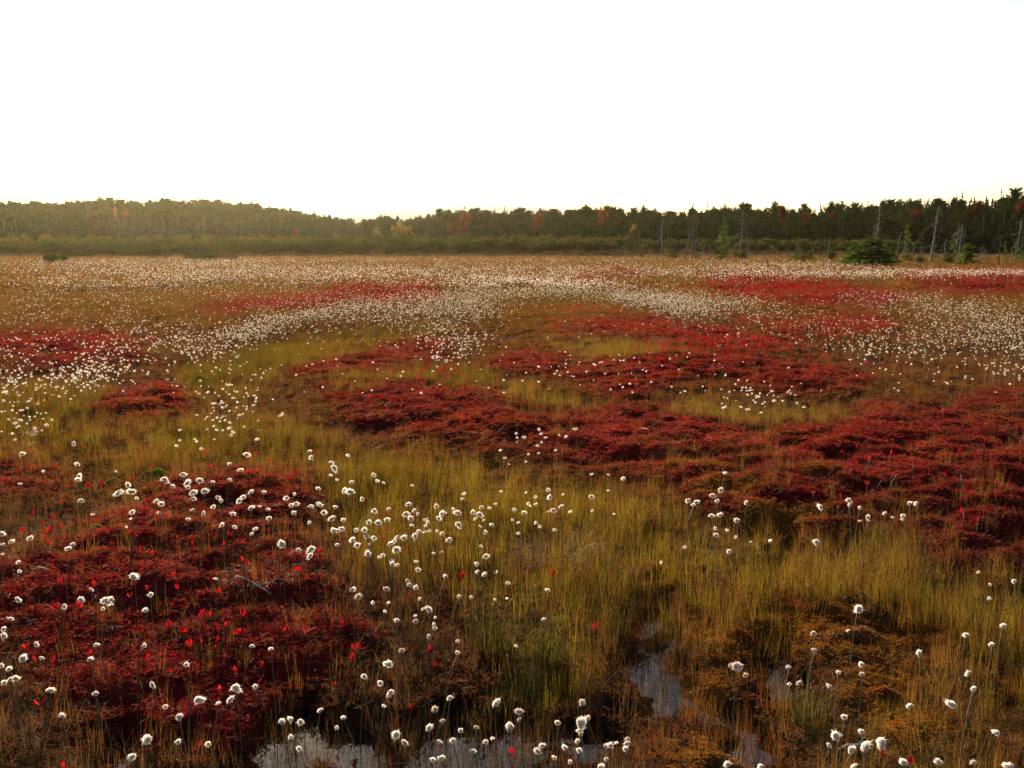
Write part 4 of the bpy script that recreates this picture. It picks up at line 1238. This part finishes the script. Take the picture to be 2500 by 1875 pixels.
# ------------------------------------------------------------------ cottongrass
def cotton_head(core_sub, fibres, shag, mats):
    """woolly head of radius about 1: lumpy core with radiating fibres, a little wind-swept"""
    mb_ = MB()
    V, F = ico(min(core_sub, 1))
    lobes = int(rng.integers(2, 5)) if core_sub > 0 else 1
    wind = np.array([rng.uniform(-.7, .7), rng.uniform(-.6, .6), -0.30])
    for li in range(lobes):
        off = rdir() * np.array([0.42, 0.42, 0.26]) * (0 if lobes == 1 else rng.uniform(0.6, 1.1))
        sz = 0.95 if lobes == 1 else rng.uniform(0.5, 0.82)
        sq = sz * np.array([1, rng.uniform(0.8, 1.0), rng.uniform(0.65, 0.95)])
        nz = fbm(V[:, 0] * 2.2 + rng.uniform(0, 50), V[:, 1] * 2.2 + V[:, 2] * 1.7, int(rng.integers(0, 999)), 3)
        mb_.add(V * (0.28 + 0.36 * nz)[:, None] * sq + off, F)
        for _ in range(fibres // lobes):
            d = rdir()
            d2 = d + wind + rng.normal(0, 0.3, 3)
            d2 /= np.linalg.norm(d2)
            l_ = rng.uniform(0.72, 1.04) * (1 + (shag if rng.random() < 0.10 else 0))
            s = np.cross(d2, rdir()); s /= np.linalg.norm(s) + 1e-9
            a = d * 0.25 * sq
            m_ = (d * 0.72 + wind * 0.12) * sq
            tip = (d * 0.45 + d2 * 0.55) * l_ * sq + wind * 0.16
            w_ = rng.uniform(0.012, 0.03) if core_sub > 1 else rng.uniform(0.10, 0.2)
            mb_.add(np.array([a - s * w_, a + s * w_, m_ + s * w_ * 0.9, tip, m_ - s * w_ * 0.9]) + off, [(0, 1, 2), (0, 2, 4), (4, 2, 3)])
    return mb_

def stem_into(mb_, w, bend, mat, z1=1.0, sides=4, z_drop=0.0):
    pts = [(0, 0, -0.06), (bend * 0.15, 0, z1 * 0.4), (bend * 0.5, bend * 0.2, z1 * 0.75), (bend, bend * 0.4, z1)]
    tube(mb_, pts, [w, w * .9, w * .8, w * .6], sides, mat)
    return pts[-1]

heads = {k: [cotton_head(2, 850, 0.55, None).mesh("flower_head", [M[k]], True) for _ in range(8 if k == "cotton" else 4)] for k in ("cotton", "cotton_cream", "cotton_pink")}
stems, stem_tip = [], []
for b in (-0.16, -0.06, 0.05, 0.16):
    mb_ = MB()
    stem_tip.append(stem_into(mb_, 1.0, b, 0))       # unit stem: thickness and height are set per plant
    stems.append(mb_)
def stem_mesh(i, h, w):
    mb_ = MB()
    mb_.v = [v * np.array([1, 1, 1]) for v in stems[i].v]; mb_.f = stems[i].f; mb_.m = stems[i].m
    return mb_.mesh("stem", [M["stem"]], True)

def crop(ox, oy, sc, rows):
    return [(ox + r_[0] / sc, oy + r_[1] / sc, r_[2] / sc) for r_ in rows]
S1, S2 = 2212 / 830, 2212 / 840
seen = []
seen += crop(0, 1040, S1, [(80,50,25),(475,105,40),(298,148,22),(77,190,28),(143,210,35),(25,228,28),(283,292,28),(512,332,40),(513,360,42),(500,240,32),(490,222,25),(755,293,20),(825,335,45),(770,412,55),(790,432,25),(857,428,48),(890,470,28),(528,462,36),(182,388,25),(150,385,20),(130,372,25),(15,418,25),(605,572,25),(865,535,48),(1040,530,55),(1018,595,36),(1043,637,30),(850,604,22),(823,658,18),(195,707,48),(75,763,35),(12,710,45),(15,765,25),(15,830,22),(442,793,42),(475,758,30),(118,905,32),(125,945,28),(1192,313,42),(1298,334,62),(1218,360,48),(1072,397,48),(1125,390,36),(1255,410,48),(1223,412,30),(1345,397,28),(1385,395,30),(1495,237,36),(1497,363,32),(1565,333,36),(1612,217,42),(1607,190,25),(1640,370,22),(1720,392,26),(1550,430,26),(1583,432,34),(1630,425,38),(1716,450,34),(1255,466,40),(1335,478,46),(1418,462,40),(1486,488,24),(1392,521,38),(1446,536,38),(1553,534,42),(1508,553,36),(1636,535,38),(1690,519,26),(1744,527,30),(1249,549,32),(1225,567,30),(1320,564,36),(1440,633,34),(1657,656,34),(1752,651,44),(1645,608,24),(1763,579,28),(1635,692,30),(1825,646,28),(1925,680,36),(1830,740,60),(2020,768,60),(2015,832,38),(1530,760,30),(2015,685,30),(1862,450,38),(1916,443,28),(1887,483,22),(2008,460,20),(2030,487,30),(2073,498,30),(1895,547,36),(1928,550,38),(1978,543,26),(2016,530,32),(2017,548,28),(2085,541,36),(2152,550,26),(2184,525,36),(2155,587,54),(2113,627,40),(2170,660,50),(2195,685,36),(2190,770,32),(2070,402,38),(2030,320,18),(2013,160,36),(2024,233,36),(2158,240,36),(2173,278,44),(2150,318,30),(2180,312,26),(2160,358,26),(2205,370,26),(1362,893,24),(1775,1012,24),(1953,1030,38),(1403,990,28),(2192,350,24)])
seen += crop(830, 1040, S1, [(50,192,30),(155,283,30),(183,313,30),(216,320,36),(187,340,26),(33,345,28),(75,362,34),(150,369,22),(188,377,26),(243,357,30),(283,370,24),(93,378,28),(25,413,34),(62,425,55),(102,402,28),(166,404,26),(10,370,24),(307,335,26),(373,415,20),(470,384,26),(143,480,32),(172,440,22),(203,455,20),(72,540,30),(222,555,36),(318,537,34),(25,610,34),(448,498,44),(495,515,28),(495,485,18),(625,520,36),(652,492,22),(483,545,34),(505,570,24),(430,572,44),(455,600,54),(405,575,24),(305,605,44),(325,615,30),(187,625,40),(246,630,44),(262,658,24),(312,655,26),(337,667,22),(103,682,36),(160,678,50),(10,690,36),(78,738,54),(122,784,54),(190,820,56),(175,720,36),(230,732,44),(193,765,30),(245,760,28),(365,722,32),(352,745,30),(330,768,44),(362,802,58),(385,768,30),(410,730,46),(425,725,30),(280,840,30),(255,853,26),(490,715,44),(468,648,32),(515,682,32),(550,686,26),(583,682,26),(555,605,30),(574,627,32),(555,650,24),(535,598,22),(645,602,36),(660,565,46),(683,560,26),(738,538,26),(765,568,48),(797,470,34),(807,440,30),(772,636,42),(632,685,26),(660,692,36),(708,740,44),(677,796,28),(658,817,24),(612,825,28),(448,800,30),(918,790,32),(950,847,40),(888,905,34),(852,935,24),(895,948,36),(937,962,42),(1017,950,24),(683,975,36),(518,942,46),(495,877,28),(335,873,36),(345,898,36),(375,900,32),(262,880,22),(447,975,22),(918,525,36),(972,530,30),(1012,503,24),(865,563,38),(905,580,40),(877,605,26),(915,650,26),(986,640,34),(946,697,34),(935,613,16),(1160,443,26),(1210,433,20),(1225,373,20),(1050,424,26),(1135,543,28),(1095,575,24),(1122,610,20),(1160,628,24),(1198,567,34),(1225,505,26),(1240,518,22),(1273,460,24),(1275,508,26),(1300,520,26),(1357,415,30),(1363,460,34),(1378,483,26),(1410,497,24),(1435,530,36),(1465,538,24),(1387,553,36),(1357,555,18),(1273,630,28),(1300,653,24),(1500,558,28),(1545,481,28),(1525,453,20),(1477,403,20),(1452,445,18),(1600,480,20),(1635,460,32),(1677,467,22),(1730,464,26),(1745,417,20),(1685,398,28),(1685,372,20),(1640,552,22),(1645,500,18),(1580,572,20),(1782,572,18),(1868,505,20),(1160,697,26),(1397,675,26),(1815,632,20),(1925,630,24),(1975,743,20),(2187,764,28),(1840,890,20),(2090,888,24),(1775,287,26),(1793,260,26),(1810,290,22),(1748,315,20),(1807,313,18),(1845,343,32),(1638,310,24),(1513,250,28),(1545,257,18),(1905,225,24),(1948,182,28),(2020,437,20),(2020,476,18),(1295,23,24),(1310,50,22),(1338,71,22),(1312,105,18),(1148,48,20),(1200,68,28),(1152,75,16),(1428,57,18),(1470,65,28),(1475,95,26),(1515,82,28),(1550,85,22),(1530,15,30),(1585,125,26),(1440,137,16),(1523,162,18),(1403,155,22),(1390,155,18),(1285,127,22),(1275,150,16),(1237,167,22),(1226,182,18),(1292,175,18),(1043,155,28),(1075,205,24),(1150,105,14),(1210,232,12),(1100,247,16)])
seen += crop(1660, 1040, S2, [(237,308,24),(290,302,28),(262,423,38),(210,450,36),(246,478,36),(52,480,32),(105,490,34),(125,490,22),(88,513,30),(205,572,42),(252,588,36),(365,603,48),(352,560,26),(430,498,32),(432,547,28),(225,658,26),(152,668,24),(304,670,26),(235,702,38),(360,712,22),(30,778,26),(315,812,36),(318,862,26),(580,738,32),(455,742,20),(880,735,52),(905,517,38),(1085,473,32),(1090,503,32),(1187,472,28),(1157,520,32),(1020,571,28),(1153,581,26),(1155,608,22),(1208,586,32),(1212,604,20),(1237,540,18),(1320,553,32),(1367,584,22),(1365,610,28),(1436,580,32),(1430,597,26),(1430,653,28),(1478,497,32),(1514,498,32),(1268,668,18),(1182,660,14),(1245,750,20),(1808,670,26),(1918,940,26)])
seen += crop(0, 1400, S1, [(875,27,58),(123,197,50),(420,215,40),(530,162,50),(605,248,36),(693,243,58),(717,173,50),(943,222,46),(983,204,40),(970,297,28),(2033,160,22),(70,302,36),(20,360,40),(30,395,55),(235,460,40),(675,375,32),(625,450,36),(785,417,28),(943,462,44),(1205,438,46),(1640,488,32),(1765,487,38),(155,548,58),(275,548,36),(10,600,36),(62,627,44),(100,685,40),(60,690,36),(33,708,32),(597,631,46),(335,750,58),(615,763,46),(997,730,52),(1533,750,58),(1663,727,52),(1497,815,52),(1420,840,48),(1292,825,52),(1068,865,36),(1168,932,46),(405,933,46),(62,975,26),(950,1077,70),(1155,1097,44),(1360,1108,46),(850,1202,56),(1838,965,56),(1892,950,36),(1953,962,56),(2083,885,50),(1888,1065,34),(1953,1133,42),(1900,1258,28),(2190,1000,24)])
seen += crop(830, 1400, S1, [(315,60,30),(300,100,50),(443,47,32),(452,75,36),(500,85,40),(87,123,42),(120,303,66),(370,300,40),(395,390,44),(487,313,44),(490,275,28),(580,237,52),(612,195,24),(540,228,28),(432,237,30),(622,283,26),(612,330,28),(615,353,36),(537,373,26),(578,410,34),(293,247,28),(213,190,30),(315,190,14),(313,588,60),(160,670,42),(268,713,46),(325,778,48),(272,830,30),(285,862,30),(343,877,26),(25,940,38),(718,797,46),(628,887,56),(663,957,36),(578,1007,56),(355,1050,62),(425,1097,54),(650,1088,36),(737,1090,46),(790,1020,34),(862,1160,40),(600,1215,42),(658,1198,52),(775,293,32),(765,438,28),(765,513,32),(887,213,24),(823,173,24),(852,152,14),(1145,473,26),(1323,260,32),(1015,833,52),(1168,893,54),(1163,947,40),(890,992,38),(1100,1000,64),(950,1093,36),(993,1073,30),(1320,1075,46),(1290,1153,50),(1415,978,46),(1400,1172,40),(1465,1133,44),(1573,838,52),(1612,937,40),(1570,972,76),(1563,1020,44),(1570,1045,40),(1547,1090,34),(1558,1130,48),(1647,1083,26),(1738,1120,36),(1763,1117,36),(1798,1103,28),(1870,1075,44),(1868,1102,44),(1868,1140,50),(1725,1210,42),(1497,1222,20),(1697,1262,36),(280,1180,20),(1053,107,28),(1095,62,30),(1348,123,38),(545,147,30),(517,163,24),(1008,170,14),(1087,163,16)])
seen += crop(1660, 1400, S2, [(1140,262,54),(1080,367,26),(862,387,42),(862,497,46),(370,590,66),(320,592,40),(412,655,44),(700,604,38),(702,710,22),(767,698,40),(1018,624,36),(1160,592,50),(1175,643,46),(960,728,40),(1540,515,50),(1835,390,40),(2005,460,44),(2145,160,40),(1990,160,28),(2075,333,40),(1998,68,24),(1850,645,44),(1885,746,38),(1740,850,62),(1475,850,46),(1057,922,54),(1168,1012,38),(1013,1053,82),(960,1098,38),(1103,1130,52),(1197,1112,72),(1290,1080,72),(1437,1220,60),(1660,1207,52),(2035,1027,40),(2115,1235,72),(1890,1225,50),(1117,1235,58),(300,1220,52),(515,1240,32)])
# tawny ones as seen: photo pixels
tawny = [(875, 1512), (942, 1437), (999, 1425), (1013, 1518), (1066, 1732), (1268, 1735), (1266, 1755), (1166, 1772), (1800, 1624), (1782, 1625), (1987, 1547), (1987, 1589), (1816, 1649), (1926, 1629), (1951, 1665), (2106, 1644), (2378, 1866), (932, 1711), (937, 1723), (1079, 1759), (1532, 1803), (1532, 1814), (2008, 1829), (978, 1546), (1013, 1503), (1418, 1792), (1482, 1820)]
def is_tawny(px, py):
    return any((px - a) ** 2 + (py - b) ** 2 < 81 for a, b in tawny)

def place_head(px, py, up):
    z = up
    for _ in range(3):
        x, y = unproject(px, py, z)
        z = max(H1(x, y), WATER_Z) + up
    return x, y, z

def ordinal(n):
    suf = "th" if 10 <= n % 100 <= 20 else {1: "st", 2: "nd", 3: "rd"}.get(n % 10, "th")
    return "%d%s" % (n, suf)

def patch_name(px, py):
    v, w = px * VS, py * VS
    if w > 1500: return "by the bottom pool" if 620 < v < 1300 else "at the bottom beside the right moss mounds" if v >= 1300 else "in dark grass at the bottom left"
    if w > 1230 and v < 800: return "over the left red moss mat"
    if w > 1230 and v < 1300: return "in rusty grass below the centre"
    if w > 1230: return "among the brown moss mounds"
    if w > 1020 and v < 640: return "on the red hummock left of centre"
    if w > 1020 and v < 960: return "in the crowded white patch at the centre"
    if w > 1020 and v < 1420: return "in the ochre sedge right of the white patch"
    if w > 1020: return "below the right red moss mat"
    return "at the edge of the far ochre sedge"

seen.sort(key=lambda q: -q[2])
for i, (px, py, dm) in enumerate(seen[:300]):
    up = rng.uniform(0.24, 0.38)
    x, y, z = place_head(px, py, up)
    D = y * CP - (z - CAM_Z) * SP
    rad = float(np.clip(0.5 * dm * D / F_PX * 1.24, 0.011, 0.038))
    si = int(rng.integers(0, 4))
    tip = np.array(stem_tip[si])
    az = rng.uniform(0, 6.283)
    gz = max(H1(x, y), WATER_Z - 0.04)
    hh = z - gz - rad * 0.4
    # stem leans: base shifted so that the head stands where it should
    ox, oy = tip[0] * hh, tip[1] * hh
    bx = x - (ox * math.cos(az) - oy * math.sin(az))
    by = y - (ox * math.sin(az) + oy * math.cos(az))
    e = new("cottongrass", None, None, (bx, by, gz), (0, 0, az))
    e.empty_display_size = 0.02
    mb_ = MB()
    tp = stem_into(mb_, 0.0017, tip[0] * hh, 0, hh)
    new("stem", mb_.mesh("stem", [M["stem"]], True), e)
    k = "cotton_cream" if is_tawny(px, py) and i % 2 else "cotton_pink" if is_tawny(px, py) else "cotton"
    new("flower_head", random.choice(heads[k]), e, tp[:2] + (hh + rad * 0.4,), (rng.normal(0, .45), rng.normal(0, .45), rng.uniform(0, 6.283)), (rad * rng.uniform(.9, 1.2), rad * rng.uniform(.9, 1.2), rad * rng.uniform(.85, 1.15)))
    size = "large" if dm > 19 else "medium" if dm > 13.5 else "small"
    tone = {"cotton": "white", "cotton_cream": "cream", "cotton_pink": "pinkish"}[k]
    tag(e, "%s %s cottongrass head %s" % (size, tone, patch_name(px, py)), "cottongrass", "cottongrass heads in the nearer bog")
    e["order_x"] = px

# the thousands beyond
def whole_plant(core, fibres, stem_w, mat="cotton"):
    mb_ = cotton_head(core, fibres, 0.3, None)
    mb2 = MB()
    for v, f in zip(mb_.v, mb_.f):
        mb2.v.append(v); mb2.f.append(f); mb2.m.append(np.zeros(len(f), int))
    mb2.n = mb_.n
    tube(mb2, [(0, 0, -12.5), (rng.uniform(-.8, .8), 0, -6), (0, 0, -0.3)], [stem_w] * 3, 3, 1, False)
    return mb2.mesh("cottongrass", [M[mat], M["stem"]], True)
plants = [whole_plant(2, 260, 0.06, "cotton") for _ in range(3)] + [whole_plant(1, 60, 0.07, random.choice(["cotton", "cotton", "cotton_cream"])) for _ in range(4)] + [whole_plant(0, 24, 0.07) for _ in range(3)]
blobs = [(200,795,70,22,-15,200),(60,760,90,50,0,120),(110,690,120,40,0,230),(300,720,110,36,0,230),(430,735,80,28,0,150),(560,705,70,18,-15,340),(640,680,60,16,0,260),(160,630,150,25,0,420),(400,605,250,20,0,800),(760,655,110,16,-5,650),(900,655,130,24,-8,1150),
         (1030,645,110,24,-8,1000),(1000,690,90,20,-20,260),(1000,740,60,28,-15,220),(970,765,40,18,0,60),(1180,618,140,13,0,1100),(1300,632,160,13,8,1500),(1450,642,100,14,5,950),(1480,672,60,16,0,240),(1600,655,60,14,0,220),(1080,602,160,11,0,800),(700,592,300,12,0,1500),
         (350,578,300,12,0,1400),(900,578,300,10,0,1500),(1300,580,250,11,0,1300),(1600,585,180,11,0,1000),(1900,588,200,7,0,1300),(2120,586,120,5,0,800),(1900,645,100,12,0,220),(2050,662,120,16,5,450),(2150,695,90,38,0,500),(2050,730,120,28,0,260),(1880,745,90,28,0,110),
         (2150,775,80,22,0,80),(1850,700,160,28,0,130),(1700,690,150,22,0,90),(1560,785,20,20,0,5),(1630,850,80,22,0,36),(60,900,50,24,0,26),(500,875,60,34,0,34),(480,930,60,34,0,12),(1130,785,120,26,0,30),(30,830,60,20,0,40),(800,560,900,6,0,2400),(300,566,300,6,0,800),
         (2190,740,40,30,0,60),(1000,560,700,4,0,900),(560,640,200,16,0,130),(1250,790,60,20,0,10),(1720,572,140,6,0,700)]
Q = []
for cx_, cy__, rx, ry, ang, cnt in blobs:
    a = math.radians(ang)
    cnt = int(cnt * (2.0 if cx_ < 700 else 1.5))
    u, v = rng.normal(0, rx * 0.75, cnt), rng.normal(0, ry * 0.85, cnt)
    Q.append(np.stack([cx_ + u * math.cos(a) - v * math.sin(a), cy__ + u * math.sin(a) + v * math.cos(a)], 1))
u = rng.uniform(-60, 2270, 500)
Q.append(np.stack([u, rng.uniform(590, 850, 500)], 1))
Q = np.concatenate(Q) / VS
Q = Q[(Q[:, 1] > 606) & (Q[:, 0] > -220) & (Q[:, 0] < 2720)]
small = np.array([(q[0], q[1]) for q in seen[300:]])
small_d = np.array([q[2] for q in seen[300:]])
allq = np.concatenate([Q, small])
up = rng.uniform(0.20, 0.36, len(allq))
z = up.copy()
for _ in range(3):
    x, y = unproject(allq[:, 0], allq[:, 1], z)
    z = np.maximum(height(x, y), WATER_Z) + up
x, y = unproject(allq[:, 0], allq[:, 1], z)
D = y * CP - (z - CAM_Z) * SP
rad = rng.uniform(0.009, 0.019, len(allq)) * (1 + 0.45 * sstep(14, 60, D))
rad[len(Q):] = np.clip(0.5 * small_d * D[len(Q):] / F_PX * 1.4, 0.010, 0.03)
ok = (D > 2) & (D < 110) & (rng.random(len(D)) < np.clip(4.0 * fbm(x * 0.9, y * 0.35, 93, 4) - 0.95, 0.2, 1))
idx = np.where(D < 13, rng.integers(0, 3, len(x)), np.where(D < 32, rng.integers(3, 7, len(x)), rng.integers(7, 10, len(x))))
n = len(x)
scatter("cottongrass_field", plants, np.stack([x, y, z], 1)[ok], np.stack([rng.normal(0, .12, n), rng.normal(0, .12, n), rng.uniform(0, 6.283, n)], 1)[ok],
        np.stack([rad, rad, rad], 1)[ok], idx[ok], None, "countless white cottongrass heads drifting across the farther bog", "cottongrass")

# ------------------------------------------------------------------ red-leaved bog shrubs
def leaf_mesh(L_=1.0, W=0.42, fold=0.25, curl=0.2):
    prof = [(0, 0.0), (0.18, 0.55), (0.45, 1.0), (0.75, 0.72), (1.0, 0.0)]
    V, F = [], []
    for t, w_ in prof:
        zc_ = curl * (t * t) * -0.4
        V += [(-W * 0.5 * w_, fold * 0.5 * W * w_ + zc_, t * L_), (0, zc_, t * L_), (W * 0.5 * w_, fold * 0.5 * W * w_ + zc_, t * L_)]
    for i in range(len(prof) - 1):
        a = 3 * i
        F += [(a, a + 1, a + 4), (a, a + 4, a + 3), (a + 1, a + 2, a + 5), (a + 1, a + 5, a + 4)]
    mb_ = MB(); mb_.add(V, F)
    return mb_.mesh("leaf", [M["red_leaf"]])
leaves = [leaf_mesh(1, w, f, c) for w, f, c in ((0.42, 0.3, 0.2), (0.5, 0.5, 0.5), (0.36, 0.2, -0.2), (0.46, 0.7, 0.1))]

reds = []
reds += crop(0, 1040, S1, [(a, b, 1.0) for a, b in [(555,140),(570,193),(1003,260),(970,290),(600,340),(660,370),(440,380),(575,390),(205,272),(360,250),(325,660),(275,617),(293,690),(145,685),(362,725),(390,650),(310,745),(730,760),(670,790),(845,690),(890,680),(990,525),(1105,660),(945,510),(990,455),(410,483),(430,695),(1250,785),(925,860),(355,915),(530,870),(440,840),(1400,715),(1465,725),(1500,730),(1610,880),(1800,820),(1050,935),(990,915),(400,985),(470,965),(1940,975),(1575,850),(1570,750),(2015,880),(2070,790),(1185,175),(1240,195),(1335,185),(1375,200),(1505,180),(1610,180),(1640,215),(1670,190),(1590,255),(1655,300),(1605,275),(1760,240),(1870,185),(1900,215),(1985,100),(2050,170),(2185,180),(1900,293),(1840,365),(1920,365),(1945,345),(1880,380),(1375,280),(120,290),(185,430),(75,400),(30,360),(180,605)]])
reds += crop(0, 1040, S1, [(1052,235,1.7),(865,340,2.0),(210,555,2.4),(345,575,2.6)])
reds += crop(830, 1040, S1, [(275,715,1),(405,810,1.6),(480,790,1.3),(515,820,1),(795,975,1.5),(1380,950,2.4)])
reds += crop(1660, 1040, S2, [(a, b, 1.0) for a, b in [(485,395),(820,65),(1043,145),(1137,150),(1122,235),(1150,215),(1133,285),(1098,305),(1210,255),(1275,270),(1253,295),(1222,205),(1360,160),(1503,198),(1535,85),(1800,145),(1963,80),(1958,125),(2028,125),(2178,220),(1990,240),(1900,195),(1700,345),(1812,330),(1875,330),(1420,330),(1375,320),(1295,360),(1200,350),(860,440),(1015,510),(2035,515),(1955,550),(1910,630),(1808,545),(2033,350),(1035,430),(2170,535)]])
reds += crop(0, 1400, S1, [(a, b, 1.0) for a, b in [(600,70),(1125,48),(1155,130),(1420,110),(370,195),(515,205),(470,150),(335,225),(800,180),(850,150),(1120,190),(1355,255),(1100,315),(1195,365),(925,345),(1425,375),(1470,365),(1395,490),(1310,450),(1555,415),(1850,380),(1820,290),(590,515),(745,450),(350,595),(170,470),(265,830),(825,650),(960,580),(1130,580),(1280,600),(1110,625),(1240,605),(1700,590),(1525,630),(1430,750),(1690,765),(1280,960),(1460,1130),(2180,710),(1230,470),(1585,255),(1820,60),(1990,390)]])
reds += crop(0, 1400, S1, [(950,95,1.4),(1365,40,1.6),(1030,200,1.5),(1315,240,2.0),(1415,440,1.6),(220,570,1.5),(420,1250,1.3)])
reds += crop(830, 1400, S1, [(100,480,1.2),(130,475,1.2),(75,530,1),(590,500,1),(635,585,1.5),(1665,340,1.2),(1120,1160,1.2),(475,870,1.1),(450,130,1.3),(10,380,1)])
reds += crop(1660, 1400, S2, [(1300,1150,1.7),(1470,1200,1.2)])
def red_place(px, py):
    v, w = px * VS, py * VS
    if v > 1250 and w < 1280: return "on the right red moss mat"
    if w > 1420: return "in dark grass near the bottom"
    if w > 1180 and v < 800: return "over the left red moss mat"
    if v < 160: return "at the left edge beside brown hummocks"
    if w < 1150 and v < 800: return "at the edge of the ochre sedge"
    return "in the grass near the centre"
for i, (px, py, big) in enumerate(reds):
    up = rng.uniform(0.06, 0.14)
    x, y, z = place_head(px, py, up)
    gz = max(H1(x, y), WATER_Z - 0.03)
    hh = z - gz
    e = new("red_leaf_plant", None, None, (x, y, gz), (0, 0, rng.uniform(0, 6.283)))
    e.empty_display_size = 0.02
    mb_ = MB()
    tube(mb_, [(0, 0, -0.04), (rng.normal(0, .01), rng.normal(0, .01), hh * 0.5), (rng.normal(0, .012), rng.normal(0, .012), hh + 0.012)], [0.0022, 0.0018, 0.001], 4)
    new("stem", mb_.mesh("stem", [M["red_stem"]], True), e)
    nl = int(rng.integers(2, 5)) + (3 if big > 1.8 else 1 if big > 1.3 else 0)
    ll = rng.uniform(0.024, 0.038) * (0.75 + 0.25 * big)
    for k in range(nl):
        a = 6.283 * k / nl + rng.uniform(-.5, .5)
        tilt = rng.uniform(0.15, 0.95)
        s = ll * rng.uniform(0.75, 1.2)
        new("leaf", random.choice(leaves), e, (0.002 * math.cos(a), 0.002 * math.sin(a), hh - ll * 0.35 - (0.02 * k / nl) * big), (-tilt, rng.normal(0, .15), a), (s, s, s))
    wd = "big bright red leaf cluster" if big > 1.8 else "bright red leaf spray" if big > 1.25 else "small red leaf sprig"
    tag(e, "%s %s" % (wd, red_place(px, py)), "red plant", "red-leaved plants in the nearer bog")
    e["order_x"] = px

def red_bush():
    mb_ = MB()
    for _ in range(int(rng.integers(4, 7))):
        lm = random.choice(leaves)
        v = np.zeros(len(lm.vertices) * 3); lm.vertices.foreach_get("co", v)
        f = np.zeros(len(lm.loops), np.int32); lm.loops.foreach_get("vertex_index", f)
        Mx = np.array(Euler((-rng.uniform(0.1, 1.0), rng.normal(0, .2), rng.uniform(0, 6.283))).to_matrix())
        v = (v.reshape(-1, 3) * rng.uniform(0.7, 1.2)) @ Mx.T + np.array([rng.normal(0, .25), rng.normal(0, .25), rng.uniform(-.6, .3)])
        mb_.add(v, f.reshape(-1, 3), 0)
    tube(mb_, [(0, 0, -4), (0, 0, 0)], [0.05, 0.03], 3, 1)
    return mb_.mesh("red_leaves", [M["red_leaf"], M["red_stem"]])
rb = [red_bush() for _ in range(5)]
Q = []
for cx_, cy__, rx, ry, cnt in [(1240,672,110,14,70),(1350,685,150,12,70),(1600,760,150,30,150),(1480,765,110,22,90),(1760,745,120,25,50),(1420,795,60,20,20),(950,812,110,12,36),(900,850,200,40,22),(800,630,150,8,160),(620,655,150,10,110),(1650,628,210,14,420),(2080,612,150,14,420),(1300,597,80,5,110),
                              (1850,640,200,20,160),(2000,800,150,40,20),(1700,700,250,25,90),(2000,700,160,30,60),(100,700,100,40,20),(1650,660,200,16,110),(500,640,120,8,40),(1780,800,140,30,26),(200,790,140,30,14)]:
    Q.append(np.stack([cx_ + rng.normal(0, rx * .6, cnt), cy__ + rng.normal(0, ry * .6, cnt)], 1))
Q = np.concatenate(Q) / VS
Q = Q[Q[:, 1] > 640]
x, y = unproject(Q[:, 0], Q[:, 1], 0.14)
h = height(x, y) + rng.uniform(0.08, 0.18, len(x))
n = len(x)
sc_ = rng.uniform(0.022, 0.038, n) * (1 + 0.7 * sstep(12, 50, y))
scatter("red_leaf_drift", rb, np.stack([x, y, h], 1), np.stack([rng.normal(0, .2, n), rng.normal(0, .2, n), rng.uniform(0, 6.283, n)], 1), sc_, rng.integers(0, 5, n), None, "scarlet leaved low shrubs drifting through the farther bog", "red shrubs")

# ------------------------------------------------------------------ labels that would be shared get their order from the left
from collections import defaultdict
bpy.context.view_layer.update()
same = defaultdict(list)
for o in col.objects:
    if o.parent is None and "label" in o and o.get("kind") != "stuff":
        same[o["label"]].append(o)
for lb, os_ in same.items():
    if len(os_) > 1:
        os_.sort(key=lambda o: o.get("order_x", float(project(o.location.x, o.location.y, o.location.z)[0])))
        for i, o in enumerate(os_):
            o["label"] = "%s, %s from left" % (lb, ordinal(i + 1)) if i < len(os_) - 1 else "%s, farthest right" % lb
for o in col.objects:
    if "order_x" in o:
        del o["order_x"]
